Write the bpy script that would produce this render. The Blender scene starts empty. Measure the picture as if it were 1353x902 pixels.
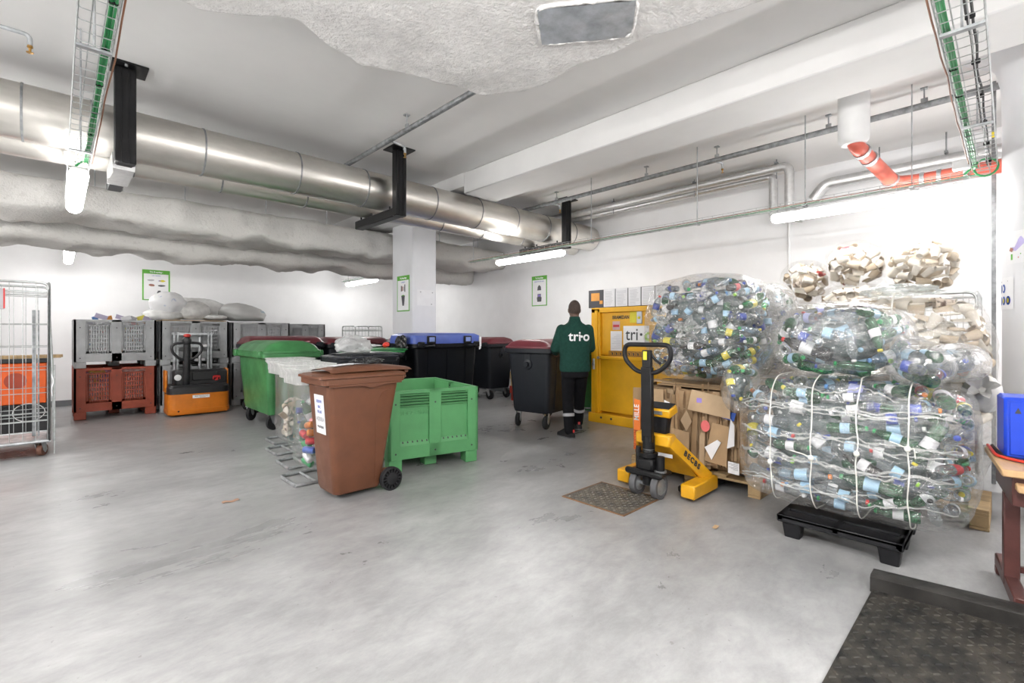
import bpy, bmesh, math, random
import numpy as np
from mathutils import Vector, Matrix, Euler, noise
from mathutils.bvhtree import BVHTree

SC = bpy.context.scene
C = SC.collection
rnd = random.Random(11)
PI = math.pi
rad = math.radians

# ---------------------------------------------------------------- mesh builder
class MB:
    def __init__(s):
        s.v, s.f, s.m = [], [], []
        s.M = Matrix()

    def add(s, vs, fs, mi=0):
        b = len(s.v)
        s.v += [s.M @ Vector(v) for v in vs]
        s.f += [tuple(b + i for i in f) for f in fs]
        s.m += [mi] * len(fs)
        return s

    def box(s, c, d, bev=0.0, mi=0, rot=None):
        """box with centre c, full size d, chamfered edges, optional rotation (Matrix/Euler)"""
        hx, hy, hz = d[0] / 2, d[1] / 2, d[2] / 2
        b = min(bev, hx * .9, hy * .9, hz * .9)
        R = Matrix() if rot is None else (rot.to_matrix().to_4x4() if isinstance(rot, Euler) else rot.to_4x4())
        c = Vector(c)
        if b <= 0:
            vs = [(x, y, z) for x in (-hx, hx) for y in (-hy, hy) for z in (-hz, hz)]
            fs = [(0, 1, 3, 2), (4, 6, 7, 5), (0, 4, 5, 1), (2, 3, 7, 6), (0, 2, 6, 4), (1, 5, 7, 3)]
        else:
            vs, I = [], {}
            for sx in (-1, 1):
                for sy in (-1, 1):
                    for sz in (-1, 1):
                        I[sx, sy, sz, 0] = len(vs); vs.append((sx * hx, sy * (hy - b), sz * (hz - b)))
                        I[sx, sy, sz, 1] = len(vs); vs.append((sx * (hx - b), sy * hy, sz * (hz - b)))
                        I[sx, sy, sz, 2] = len(vs); vs.append((sx * (hx - b), sy * (hy - b), sz * hz))
            fs = []
            q = ((-1, -1), (1, -1), (1, 1), (-1, 1))
            for g in (-1, 1):
                fs.append(tuple(I[g, a, e, 0] for a, e in q))
                fs.append(tuple(I[a, g, e, 1] for a, e in q))
                fs.append(tuple(I[a, e, g, 2] for a, e in q))
            for a in (-1, 1):
                for e in (-1, 1):
                    fs.append((I[a, e, -1, 0], I[a, e, 1, 0], I[a, e, 1, 1], I[a, e, -1, 1]))
                    fs.append((I[a, -1, e, 0], I[a, 1, e, 0], I[a, 1, e, 2], I[a, -1, e, 2]))
                    fs.append((I[-1, a, e, 1], I[1, a, e, 1], I[1, a, e, 2], I[-1, a, e, 2]))
            for k in [(x, y, z) for x in (-1, 1) for y in (-1, 1) for z in (-1, 1)]:
                fs.append((I[k + (0,)], I[k + (1,)], I[k + (2,)]))
        return s.add([c + R @ Vector(v) for v in vs], fs, mi)

    def bb(s, lo, hi, bev=0.0, mi=0):
        return s.box([(a + b) / 2 for a, b in zip(lo, hi)], [abs(b - a) for a, b in zip(lo, hi)], bev, mi)

    def rings(s, rings, mi=0, cap=True, closed=False):
        n = len(rings[0]); vs = [p for r in rings for p in r]; fs = []
        m = len(rings)
        for i in range(m if closed else m - 1):
            a, b = i * n, ((i + 1) % m) * n
            for j in range(n):
                k = (j + 1) % n
                fs.append((a + j, a + k, b + k, b + j))
        if cap and not closed:
            fs.append(tuple(range(n - 1, -1, -1)))
            fs.append(tuple((m - 1) * n + j for j in range(n)))
        return s.add(vs, fs, mi)

    def tube(s, path, r, n=8, closed=False, cap=True, mi=0, flat=1.0):
        P = [Vector(p) for p in path]
        m = len(P)
        T = []
        for i in range(m):
            a = P[(i - 1) % m] if (closed or i > 0) else P[i]
            b = P[(i + 1) % m] if (closed or i < m - 1) else P[i]
            t = (b - a)
            T.append(t.normalized() if t.length > 1e-9 else Vector((0, 0, 1)))
        up = Vector((0, 0, 1)) if abs(T[0].z) < .9 else Vector((1, 0, 0))
        u = (up - T[0] * up.dot(T[0])).normalized()
        rs = []
        for i in range(m):
            u = (u - T[i] * u.dot(T[i]))
            if u.length < 1e-6: u = T[i].orthogonal()
            u.normalize()
            w = T[i].cross(u)
            ri = r[i] if isinstance(r, (list, tuple)) else r
            rs.append([P[i] + (u * math.cos(2 * PI * j / n) * flat + w * math.sin(2 * PI * j / n)) * ri for j in range(n)])
        return s.rings(rs, mi, cap, closed)

    def cyl(s, a, b, r, r2=None, n=16, mi=0):
        return s.tube([a, b], [r, r if r2 is None else r2], n, mi=mi)

    def lathe(s, prof, n=20, mi=0, M=None):
        """prof: list of (radius, height) along +z of M"""
        M = M or Matrix()
        rs = [[M @ Vector((r * math.cos(2 * PI * j / n), r * math.sin(2 * PI * j / n), z)) for j in range(n)] for r, z in prof]
        return s.rings(rs, mi, True)

    def ell(s, c, d, nu=20, nv=12, fn=None, mi=0, e=2.0):
        """ellipsoid / superellipsoid centre c semi-axes d; fn(dir)->radial scale"""
        c = Vector(c); vs = []; fs = []
        def pt(th, ph):
            q = Vector((math.cos(ph) * math.cos(th), math.cos(ph) * math.sin(th), math.sin(ph)))
            k = 1.0
            if e != 2.0:
                k = (abs(q.x) ** e + abs(q.y) ** e + abs(q.z) ** e) ** (-1 / e)
            if fn: k *= fn(q)
            return c + Vector((q.x * d[0], q.y * d[1], q.z * d[2])) * k
        vs.append(pt(0, -PI / 2))
        for i in range(1, nv):
            for j in range(nu):
                vs.append(pt(2 * PI * j / nu, -PI / 2 + PI * i / nv))
        vs.append(pt(0, PI / 2))
        for j in range(nu):
            k = (j + 1) % nu
            fs.append((0, 1 + k, 1 + j))
            for i in range(nv - 2):
                a, b = 1 + i * nu, 1 + (i + 1) * nu
                fs.append((a + j, a + k, b + k, b + j))
            t = 1 + (nv - 2) * nu
            fs.append((t + j, t + k, len(vs) - 1))
        return s.add(vs, fs, mi)

    def grid(s, fn, nu, nv, mi=0):
        vs = [fn(i / nu, j / nv) for i in range(nu + 1) for j in range(nv + 1)]
        fs = [(i * (nv + 1) + j, (i + 1) * (nv + 1) + j, (i + 1) * (nv + 1) + j + 1, i * (nv + 1) + j + 1) for i in range(nu) for j in range(nv)]
        return s.add(vs, fs, mi)

    def prism(s, pts, h, M=None, mi=0):
        """polygon pts (x,y) extruded 0..h along z of M"""
        M = M or Matrix()
        return s.rings([[M @ Vector((x, y, 0)) for x, y in pts], [M @ Vector((x, y, h)) for x, y in pts]], mi)

    def mesh(s, name, mats, ang=38):
        me = bpy.data.meshes.new(name)
        me.from_pydata([tuple(v) for v in s.v], [], s.f)
        for m in (mats if isinstance(mats, (list, tuple)) else [mats]): me.materials.append(m)
        me.polygons.foreach_set('material_index', s.m)
        bm = bmesh.new(); bm.from_mesh(me)
        bmesh.ops.recalc_face_normals(bm, faces=bm.faces)
        bm.to_mesh(me); bm.free()
        me.polygons.foreach_set('use_smooth', [True] * len(me.polygons))
        me.set_sharp_from_angle(angle=rad(ang))
        me.update()
        return me

    def build(s, name, mats, parent=None, ang=38):
        o = bpy.data.objects.new(name, s.mesh(name, mats, ang))
        C.objects.link(o)
        if parent: o.parent = parent
        return o

def rrect(cx, cy, lx, ly, r, z, n=4):
    out = []
    for k, (sx, sy) in enumerate(((1, 1), (-1, 1), (-1, -1), (1, -1))):
        for i in range(n + 1):
            a = PI / 2 * (k + i / n)
            out.append(Vector((cx + sx * (lx / 2 - r) + r * math.cos(a), cy + sy * (ly / 2 - r) + r * math.sin(a), z)))
    return out

def arcpath(pts, r, n=5):
    """polyline with rounded corners"""
    P = [Vector(p) for p in pts]; out = [P[0]]
    for i in range(1, len(P) - 1):
        a = (P[i - 1] - P[i]); b = (P[i + 1] - P[i])
        k = min(r, a.length * .49, b.length * .49)
        A = P[i] + a.normalized() * k; B = P[i] + b.normalized() * k
        for j in range(n + 1):
            t = j / n
            out.append(A * (1 - t) ** 2 + P[i] * 2 * t * (1 - t) + B * t * t)
    out.append(P[-1])
    return out

# ---------------------------------------------------------------- objects
def tag(o, label=None, cat=None, group=None, kind=None):
    if label: o['label'] = label
    if cat: o['category'] = cat
    if group: o['group'] = group
    if kind: o['kind'] = kind
    return o

def thing(name, label, cat, loc=(0, 0, 0), rz=0.0, group=None):
    o = bpy.data.objects.new(name, None); C.objects.link(o)
    o.empty_display_size = .1
    o.location = loc; o.rotation_euler = (0, 0, rz)
    return tag(o, label, cat, group)

def dup(root, loc=None, rz=None, label=None, group=None):
    kids = {}
    for o in SC.objects:
        if o.parent: kids.setdefault(o.parent.name, []).append(o)
    def cp(o, par):
        c = o.copy(); C.objects.link(c); c.parent = par
        for ch in kids.get(o.name, []): cp(ch, c)
        return c
    r = cp(root, None)
    if loc is not None: r.location = loc
    if rz is not None: r.rotation_euler = (0, 0, rz)
    if label: r['label'] = label
    if group: r['group'] = group
    return r

def face_matrix(loc, n, up=(0, 0, 1)):
    n = Vector(n).normalized(); up = Vector(up)
    r = up.cross(n).normalized(); u = n.cross(r)
    return Matrix(((r.x, u.x, n.x, loc[0]), (r.y, u.y, n.y, loc[1]), (r.z, u.z, n.z, loc[2]), (0, 0, 0, 1)))

def text_mesh(body, size, mat, extrude=.001, align='CENTER', bold=0.0, spacing=1.0, xs=1.0):
    cu = bpy.data.curves.new('lettering', 'FONT')
    cu.body = body; cu.size = size; cu.extrude = extrude; cu.align_x = align; cu.align_y = 'CENTER'
    cu.offset = bold; cu.space_character = spacing; cu.resolution_u = 3
    ob = bpy.data.objects.new('tmp', cu); C.objects.link(ob)
    dg = bpy.context.evaluated_depsgraph_get(); dg.update()
    me = bpy.data.meshes.new_from_object(ob.evaluated_get(dg))
    bpy.data.objects.remove(ob); bpy.data.curves.remove(cu)
    me.materials.clear(); me.materials.append(mat)
    if xs != 1.0: me.transform(Matrix.Diagonal((xs, 1, 1, 1)))
    return me

def text(body, size, mat, parent, M, name='lettering', **kw):
    me = text_mesh(body, size, mat, **kw); me.name = name
    o = bpy.data.objects.new(name, me); C.objects.link(o); o.parent = parent
    o.matrix_local = M
    return o

# ---------------------------------------------------------------- materials
def _new(name):
    m = bpy.data.materials.new(name); m.use_nodes = True
    nt = m.node_tree; nt.nodes.clear()
    return m, nt, nt.nodes, nt.links

def N(ns, t, **kw):
    n = ns.new(t)
    for k, v in kw.items():
        if k in n.inputs.keys(): n.inputs[k].default_value = v
        else: setattr(n, k, v)
    return n

def c4(c): return (c[0], c[1], c[2], 1)

def mat(name, col, rough=.5, metal=0., var=.12, vs=6., bump=0., bs=80., spec=.5, col2=None, lo=.35, hi=.65, stretch=(1, 1, 1), detail=6, rvar=0., trans=0., bdist=.01):
    m, nt, ns, L = _new(name)
    out = N(ns, 'ShaderNodeOutputMaterial')
    p = N(ns, 'ShaderNodeBsdfPrincipled', Roughness=rough, Metallic=metal)
    p.inputs['Specular IOR Level'].default_value = spec
    tc = N(ns, 'ShaderNodeTexCoord'); mp = N(ns, 'ShaderNodeMapping'); mp.inputs['Scale'].default_value = stretch
    L.new(tc.outputs['Object'], mp.inputs['Vector'])
    no = N(ns, 'ShaderNodeTexNoise', Scale=vs, Detail=detail, Roughness=.6)
    L.new(mp.outputs[0], no.inputs['Vector'])
    mr = N(ns, 'ShaderNodeMapRange'); mr.inputs['From Min'].default_value = lo; mr.inputs['From Max'].default_value = hi
    L.new(no.outputs['Fac'], mr.inputs['Value'])
    mx = N(ns, 'ShaderNodeMix', data_type='RGBA')
    c2 = col2 or tuple(max(0, x * (1 - var)) for x in col)
    c1 = col if col2 else tuple(min(1, x * (1 + var * .5)) for x in col)
    mx.inputs[6].default_value = c4(c1); mx.inputs[7].default_value = c4(c2)
    L.new(mr.outputs[0], mx.inputs[0]); L.new(mx.outputs[2], p.inputs['Base Color'])
    if rvar:
        r2 = N(ns, 'ShaderNodeMapRange'); r2.inputs['To Min'].default_value = rough - rvar; r2.inputs['To Max'].default_value = rough + rvar
        r2.inputs['From Min'].default_value = lo; r2.inputs['From Max'].default_value = hi
        L.new(no.outputs['Fac'], r2.inputs['Value']); L.new(r2.outputs[0], p.inputs['Roughness'])
    if bump:
        nb = N(ns, 'ShaderNodeTexNoise', Scale=bs, Detail=5, Roughness=.6)
        L.new(mp.outputs[0], nb.inputs['Vector'])
        bu = N(ns, 'ShaderNodeBump', Strength=bump, Distance=bdist)
        L.new(nb.outputs['Fac'], bu.inputs['Height']); L.new(bu.outputs[0], p.inputs['Normal'])
    if trans:
        tr = N(ns, 'ShaderNodeBsdfTranslucent'); L.new(mx.outputs[2], tr.inputs['Color'])
        ms = N(ns, 'ShaderNodeMixShader', Fac=trans)
        L.new(p.outputs[0], ms.inputs[1]); L.new(tr.outputs[0], ms.inputs[2]); L.new(ms.outputs[0], out.inputs[0])
    else:
        L.new(p.outputs[0], out.inputs[0])
    return m

def emis(name, col, s):
    m, nt, ns, L = _new(name)
    out = N(ns, 'ShaderNodeOutputMaterial'); e = N(ns, 'ShaderNodeEmission', Color=c4(col), Strength=s)
    L.new(e.outputs[0], out.inputs[0]); return m

def film(name, white=(.9, .9, .9), base=.06, streak=.5, gloss=.5, grough=.12, scale=7., stretch=(1, 1, 1), bump=.35, tint=(1, 1, 1), wlo=.52, whi=.75, crease=.3):
    """clear plastic film: see-through, glossy, with whitish folds"""
    m, nt, ns, L = _new(name)
    out = N(ns, 'ShaderNodeOutputMaterial')
    tr = N(ns, 'ShaderNodeBsdfTransparent', Color=c4(tint))
    df = N(ns, 'ShaderNodeBsdfDiffuse', Color=c4(white)); tl = N(ns, 'ShaderNodeBsdfTranslucent', Color=c4(white))
    dm = N(ns, 'ShaderNodeMixShader', Fac=.4); L.new(df.outputs[0], dm.inputs[1]); L.new(tl.outputs[0], dm.inputs[2])
    gl = N(ns, 'ShaderNodeBsdfGlossy', Color=(1, 1, 1, 1), Roughness=grough)
    tc = N(ns, 'ShaderNodeTexCoord'); mp = N(ns, 'ShaderNodeMapping'); mp.inputs['Scale'].default_value = stretch
    L.new(tc.outputs['Object'], mp.inputs['Vector'])
    no = N(ns, 'ShaderNodeTexNoise', Scale=scale, Detail=7, Roughness=.62, Distortion=1.2)
    L.new(mp.outputs[0], no.inputs['Vector'])
    rg = N(ns, 'ShaderNodeTexNoise', Scale=scale * .8, Detail=5, Roughness=.55, Distortion=.9); rg.noise_type = 'RIDGED_MULTIFRACTAL'; rg.normalize = True
    L.new(mp.outputs[0], rg.inputs['Vector'])
    mr = N(ns, 'ShaderNodeMapRange'); mr.inputs['From Min'].default_value = wlo; mr.inputs['From Max'].default_value = whi
    mr.inputs['To Min'].default_value = base; mr.inputs['To Max'].default_value = base + streak
    L.new(no.outputs['Fac'], mr.inputs['Value'])
    rr = N(ns, 'ShaderNodeMapRange'); rr.inputs['From Min'].default_value = .62; rr.inputs['From Max'].default_value = .95
    rr.inputs['To Max'].default_value = crease
    L.new(rg.outputs['Fac'], rr.inputs['Value'])
    ad = N(ns, 'ShaderNodeMath', operation='ADD', use_clamp=True); L.new(mr.outputs[0], ad.inputs[0]); L.new(rr.outputs[0], ad.inputs[1])
    m1 = N(ns, 'ShaderNodeMixShader'); L.new(ad.outputs[0], m1.inputs[0]); L.new(tr.outputs[0], m1.inputs[1]); L.new(dm.outputs[0], m1.inputs[2])
    lw = N(ns, 'ShaderNodeLayerWeight', Blend=.35)
    nb = N(ns, 'ShaderNodeTexNoise', Scale=scale * 1.7, Detail=4, Roughness=.55, Distortion=.8)
    L.new(mp.outputs[0], nb.inputs['Vector'])
    bu = N(ns, 'ShaderNodeBump', Strength=bump, Distance=.03)
    ma = N(ns, 'ShaderNodeMath', operation='MULTIPLY_ADD'); ma.inputs[1].default_value = .45; L.new(rg.outputs['Fac'], ma.inputs[0]); L.new(nb.outputs['Fac'], ma.inputs[2])
    L.new(ma.outputs[0], bu.inputs['Height'])
    L.new(bu.outputs[0], gl.inputs['Normal']); L.new(bu.outputs[0], lw.inputs['Normal'])
    mu = N(ns, 'ShaderNodeMath', operation='MULTIPLY_ADD'); mu.inputs[1].default_value = gloss; mu.inputs[2].default_value = .06
    L.new(lw.outputs['Fresnel'], mu.inputs[0])
    mn = N(ns, 'ShaderNodeMath', operation='MINIMUM'); mn.inputs[1].default_value = .30; L.new(mu.outputs[0], mn.inputs[0])
    m2 = N(ns, 'ShaderNodeMixShader'); L.new(mn.outputs[0], m2.inputs[0]); L.new(m1.outputs[0], m2.inputs[1]); L.new(gl.outputs[0], m2.inputs[2])
    L.new(m2.outputs[0], out.inputs[0])
    return m

def pet(name, tint, body=.12, col=None, rough=.08):
    m, nt, ns, L = _new(name)
    out = N(ns, 'ShaderNodeOutputMaterial')
    tr = N(ns, 'ShaderNodeBsdfTransparent', Color=c4(tint))
    df = N(ns, 'ShaderNodeBsdfDiffuse', Color=c4(col or tint))
    gl = N(ns, 'ShaderNodeBsdfGlossy', Color=(1, 1, 1, 1), Roughness=rough)
    lw = N(ns, 'ShaderNodeLayerWeight', Blend=.3)
    m1 = N(ns, 'ShaderNodeMixShader', Fac=body); L.new(tr.outputs[0], m1.inputs[1]); L.new(df.outputs[0], m1.inputs[2])
    mu = N(ns, 'ShaderNodeMath', operation='MULTIPLY_ADD'); mu.inputs[1].default_value = .7; mu.inputs[2].default_value = .05
    L.new(lw.outputs['Fresnel'], mu.inputs[0])
    m2 = N(ns, 'ShaderNodeMixShader'); L.new(mu.outputs[0], m2.inputs[0]); L.new(m1.outputs[0], m2.inputs[1]); L.new(gl.outputs[0], m2.inputs[2])
    L.new(m2.outputs[0], out.inputs[0])
    return m

M = {}
M['wall'] = mat('wall paint', (.86, .86, .87), .6, var=.05, vs=1.2, bump=.08, bs=120)
M['ceil'] = mat('ceiling paint', (.82, .81, .80), .7, var=.05, vs=.8, bump=.06, bs=90)
M['beam'] = mat('beam paint', (.78, .775, .77), .7, var=.05, vs=1.2, bump=.05)
M['pillar'] = mat('pillar paint', (.74, .745, .77), .55, var=.04, vs=2)
M['base'] = mat('baseboard grey', (.16, .17, .18), .6)
M['insul'] = mat('sprayed insulation', (.74, .725, .715), .95, var=.12, vs=14, bump=.9, bs=38, detail=9, bdist=.02)
M['insul2'] = mat('sprayed fibre insulation', (.68, .665, .64), .95, var=.10, vs=16, bump=.7, bs=34, col2=(.46, .445, .42), lo=.55, hi=.9, detail=9, bdist=.015)
M['zinc'] = mat('zinc plate', (.45, .48, .52), .5, .5, var=.35, vs=7, rvar=.15)
M['duct'] = mat('aluminium jacket', (.83, .80, .75), .38, 1., var=.25, vs=2.2, rvar=.08, stretch=(.35, 1, 1), bump=.04, bs=9)
M['foil'] = mat('crinkled foil', (.62, .62, .62), .38, .85, var=.1, vs=20, bump=.5, bs=40)
M['galv'] = mat('galvanised steel', (.50, .52, .535), .42, .75, var=.35, vs=9, rvar=.1)
M['galvd'] = mat('dull galvanised pipe', (.30, .31, .32), .5, .55, var=.4, vs=14)
M['wire'] = mat('zinc wire', (.52, .54, .54), .35, .8, var=.2, vs=20)
M['blackp'] = mat('black plastic', (.011, .011, .013), .45, var=.3, vs=10, spec=.3)
M['blackmet'] = mat('black painted steel', (.009, .009, .010), .4, .0, var=.3, vs=12, spec=.3)
M['rubber'] = mat('rubber', (.022, .022, .024), .75, var=.2, spec=.25)
M['green_cab'] = mat('green cable', (.03, .33, .10), .4, var=.1)
M['brown_cab'] = mat('brown cable', (.30, .12, .06), .5)
M['redpipe'] = mat('red pipe', (.62, .13, .09), .35, var=.1, vs=10)
M['whitepl'] = mat('white plastic', (.8, .8, .8), .4, var=.04)
M['lampw'] = emis('lamp diffuser', (1., .985, .96), 118.); M['lampm'] = emis('overhead lamp diffuser', (1., .985, .96), 66.); M['lampd'] = emis('dimmer lamp diffuser', (1., .985, .96), 36.)  # visible lamps dimmed so walls and bags nearby do not wash out
M['brass'] = mat('brass', (.45, .26, .08), .35, .8)
M['white'] = mat('white print', (.86, .86, .87), .5, var=.02)
M['paper'] = mat('white paper', (.80, .80, .82), .7, var=.04)
M['ink'] = mat('dark ink', (.04, .04, .045), .6, var=.05)
M['bluink'] = mat('blue ink', (.10, .16, .55), .6, var=.1)
M['greyink'] = mat('grey ink', (.40, .40, .42), .6, var=.05)
M['poster_green'] = mat('poster green', (.12, .42, .05), .45, var=.05)
M['lime'] = mat('lime print', (.38, .66, .03), .5, var=.03)

# ---- floor material: polished concrete with streaks and stains
def floor_mat():
    m, nt, ns, L = _new('polished concrete')
    out = N(ns, 'ShaderNodeOutputMaterial'); p = N(ns, 'ShaderNodeBsdfPrincipled', Roughness=.42)
    p.inputs['Specular IOR Level'].default_value = .45
    tc = N(ns, 'ShaderNodeTexCoord')
    mp = N(ns, 'ShaderNodeMapping'); mp.inputs['Rotation'].default_value = (0, 0, rad(-28)); mp.inputs['Scale'].default_value = (.75, 1.35, 1)
    L.new(tc.outputs['Object'], mp.inputs['Vector'])
    big = N(ns, 'ShaderNodeTexNoise', Scale=.9, Detail=10, Roughness=.66, Distortion=.35); L.new(mp.outputs[0], big.inputs['Vector'])
    fine = N(ns, 'ShaderNodeTexNoise', Scale=6., Detail=12, Roughness=.74, Distortion=.25); L.new(mp.outputs[0], fine.inputs['Vector'])
    cr = N(ns, 'ShaderNodeValToRGB')
    el = cr.color_ramp.elements
    el[0].position = .30; el[0].color = c4((.23, .23, .233)); el[1].position = .72; el[1].color = c4((.385, .384, .386))
    e = el.new(.5); e.color = c4((.31, .309, .311))
    L.new(big.outputs['Fac'], cr.inputs[0])
    f2 = N(ns, 'ShaderNodeMapRange'); f2.inputs['From Min'].default_value = .3; f2.inputs['From Max'].default_value = .7; f2.inputs['To Min'].default_value = .76; f2.inputs['To Max'].default_value = 1.13
    L.new(fine.outputs['Fac'], f2.inputs['Value'])
    mx = N(ns, 'ShaderNodeMix', data_type='RGBA', blend_type='MULTIPLY'); mx.inputs[0].default_value = 1
    L.new(cr.outputs[0], mx.inputs[6]); L.new(f2.outputs[0], mx.inputs[7])
    # scratches: thin bright ridges
    sc = N(ns, 'ShaderNodeTexNoise', Scale=2.2, Detail=3, Roughness=.5, Distortion=2.5); L.new(mp.outputs[0], sc.inputs['Vector'])
    ab = N(ns, 'ShaderNodeMath', operation='SUBTRACT'); ab.inputs[1].default_value = .5; L.new(sc.outputs['Fac'], ab.inputs[0])
    ab2 = N(ns, 'ShaderNodeMath', operation='ABSOLUTE'); L.new(ab.outputs[0], ab2.inputs[0])
    lt = N(ns, 'ShaderNodeMapRange'); lt.inputs['From Min'].default_value = .0; lt.inputs['From Max'].default_value = .006; lt.inputs['To Min'].default_value = .14; lt.inputs['To Max'].default_value = 0
    L.new(ab2.outputs[0], lt.inputs['Value'])
    mx2 = N(ns, 'ShaderNodeMix', data_type='RGBA'); mx2.inputs[7].default_value = c4((.27, .265, .26))
    L.new(lt.outputs[0], mx2.inputs[0]); L.new(mx.outputs[2], mx2.inputs[6])
    # small dark chips
    ch = N(ns, 'ShaderNodeTexNoise', Scale=26., Detail=2, Roughness=.5); L.new(tc.outputs['Object'], ch.inputs['Vector'])
    cm = N(ns, 'ShaderNodeMapRange'); cm.inputs['From Min'].default_value = .72; cm.inputs['From Max'].default_value = .76; L.new(ch.outputs['Fac'], cm.inputs['Value'])
    cm2 = N(ns, 'ShaderNodeMath', operation='MULTIPLY'); cm2.inputs[1].default_value = .4; L.new(cm.outputs[0], cm2.inputs[0])
    mx3 = N(ns, 'ShaderNodeMix', data_type='RGBA'); mx3.inputs[7].default_value = c4((.12, .11, .10))
    L.new(cm2.outputs[0], mx3.inputs[0]); L.new(mx2.outputs[2], mx3.inputs[6])
    L.new(mx3.outputs[2], p.inputs['Base Color'])
    rr = N(ns, 'ShaderNodeMapRange'); rr.inputs['From Min'].default_value = .3; rr.inputs['From Max'].default_value = .7; rr.inputs['To Min'].default_value = .24; rr.inputs['To Max'].default_value = .42
    L.new(big.outputs['Fac'], rr.inputs['Value']); L.new(rr.outputs[0], p.inputs['Roughness'])
    bu = N(ns, 'ShaderNodeBump', Strength=.035, Distance=.01); L.new(fine.outputs['Fac'], bu.inputs['Height']); L.new(bu.outputs[0], p.inputs['Normal'])
    L.new(p.outputs[0], out.inputs[0])
    return m
M['floor'] = floor_mat()

# ---------------------------------------------------------------- camera
F_PX, HOR = 630., 440.
cam = bpy.data.cameras.new('camera'); co = bpy.data.objects.new('camera', cam); C.objects.link(co)
cam.sensor_width = 36; cam.lens = F_PX / 1353 * 36
cam.shift_y = -(451 - HOR) / 1353
cam.clip_start = .05
co.location = (0, 0, 1.35)
co.rotation_euler = (rad(90), 0, rad(46.3 - 90))
SC.camera = co

# ---------------------------------------------------------------- room
WX, WY, ZC = 7.45, 12.1, 3.6
X0, Y0 = -3.6, -3.6
def struct(name, mb, m, **k):
    o = mb.build(name, m, **k); o['kind'] = 'structure'; return o
struct('floor', MB().bb((X0, Y0, -.2), (WX + .2, WY + .2, 0)), M['floor'])
struct('ceiling', MB().bb((X0, Y0, ZC), (WX + .2, WY + .2, ZC + .2)), M['ceil'])
struct('wall_right', MB().bb((WX, Y0, 0), (WX + .2, WY + .2, ZC)), M['wall'])
struct('wall_left', MB().bb((X0, WY, 0), (WX, WY + .2, ZC)), M['wall'])
struct('wall_back', MB().bb((X0, Y0 - .2, 0), (WX + .2, Y0, ZC)), M['wall'])
struct('wall_rear', MB().bb((X0 - .2, Y0, 0), (X0, WY + .2, ZC)), M['wall'])
struct('baseboard_left', MB().bb((X0, WY - .015, 0), (WX, WY, .11)), M['base'])
struct('baseboard_right', MB().bb((WX - .015, Y0, 0), (WX, WY - .015, .11)), M['base'])
# downstand beam along the right wall direction
struct('ceiling_beam', MB().bb((4.13, Y0, 3.30), (4.72, 5.30, ZC), .012).bb((4.13, 5.30, 3.41), (4.72, 5.92, ZC)).bb((4.13, 5.92, 3.30), (4.72, WY, ZC), .012), M['beam'])
struct('pillar', MB().bb((4.5, 7.22, 0), (5.0, 7.92, ZC), .02), M['pillar'])
# round column at the right with a flared head and a dark dirty foot
colm = MB(); pr = []
for z, r in ((0, .36), (2.9, .36), (3.25, .365), (3.42, .40), (3.52, .46), (ZC, .6)): pr.append((r, z))
colm.lathe(pr, 48, 0, Matrix.Translation((5.38, -.31, 0)))
struct('column', colm, M['pillar'])

# sprayed ceiling insulation over the drop above the camera
def drop():
    mb = MB()
    def outline(t):  # half perimeter seen from the camera: from rear left round to rear right
        pts = [(-3.0, -2.5), (-3.0, 2.6), (-1.2, 3.2), (.2, 3.28), (.62, 3.22), (1.05, 2.95), (1.52, 3.1), (2.0, 2.98), (2.45, 2.9), (2.62, 2.62), (2.62, 2.1), (2.72, 1.6), (2.86, 1.0), (2.86, .3), (2.86, -2.5)]
        f = t * (len(pts) - 1); i = min(int(f), len(pts) - 2); k = f - i
        k = k * k * (3 - 2 * k) * .5 + k * .5
        return Vector((pts[i][0] * (1 - k) + pts[i + 1][0] * k, pts[i][1] * (1 - k) + pts[i + 1][1] * k, 0))
    cen = Vector((.2, .3, 0)); nu, nv = 150, 46
    def fn(u, v):
        o = outline(u)
        nz = noise.fractal(Vector((o.x * 2.2, o.y * 2.2, 3.1)), 1, 2, 4) * .05
        d = (o - cen); d *= (1 + nz / max(.3, d.length))
        if v < .25:                       # side skirt from the ceiling down
            t = v / .25
            q = cen + d * (1.03 - .03 * t * t * t)
            z = 3.62 - .37 * min(1, t * 1.6) ** .8
        else:
            t = (v - .25) / .75
            q = cen + d * (1.0 * (1 - t))
            z = 3.25 - .015 * min(1, t * 4)
        z += noise.fractal(Vector((q.x * 3, q.y * 3, 1.7)), 1, 2, 5) * .022 * (1 if v > .12 else .3)
        return (q.x, q.y, z)
    mb.grid(fn, nu, nv)
    return mb
struct('ceiling_insulation', drop(), M['insul'], ang=180)
# ================================================================ ceiling services
# ---- big aluminium clad pipe and its smaller companion
def clad_pipe(name, label, Y, z, r, x0, x1, seams, endball=False):
    t = thing(name, label, 'pipe', (x0, Y, z))
    mb = MB(); L_ = x1 - x0
    mb.tube([(L_ * i / 60, 0, 0) for i in range(61)], r, 40)
    mb.build('jacket', M['duct'], t)
    for s in seams:
        q = MB(); a = s - x0
        q.tube([(a - .008, 0, 0), (a - .007, 0, 0), (a + .007, 0, 0), (a + .008, 0, 0)], [r + .001, r + .006, r + .006, r + .001], 40, cap=False)
        q.build('seam_band', M['galvd'], t, ang=20)
    return t
clad_pipe('insulated_pipe', 'large aluminium clad pipe running under the ceiling on black brackets', 5.60, 3.159, .226, X0 + .02, WX - .03,
          [-.9, -.2, .22, 1.05, 1.95, 2.75, 3.75, 4.55, 5.3, 6.05, 6.75])
clad_pipe('insulated_pipe', 'slimmer aluminium clad pipe tucked behind and below the large clad pipe', 6.00, 3.035, .135, X0 + .02, WX - .03,
          [-.6, .55, 1.3, 2.2, 3.3, 4.2, 5.0, 5.9])
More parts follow.
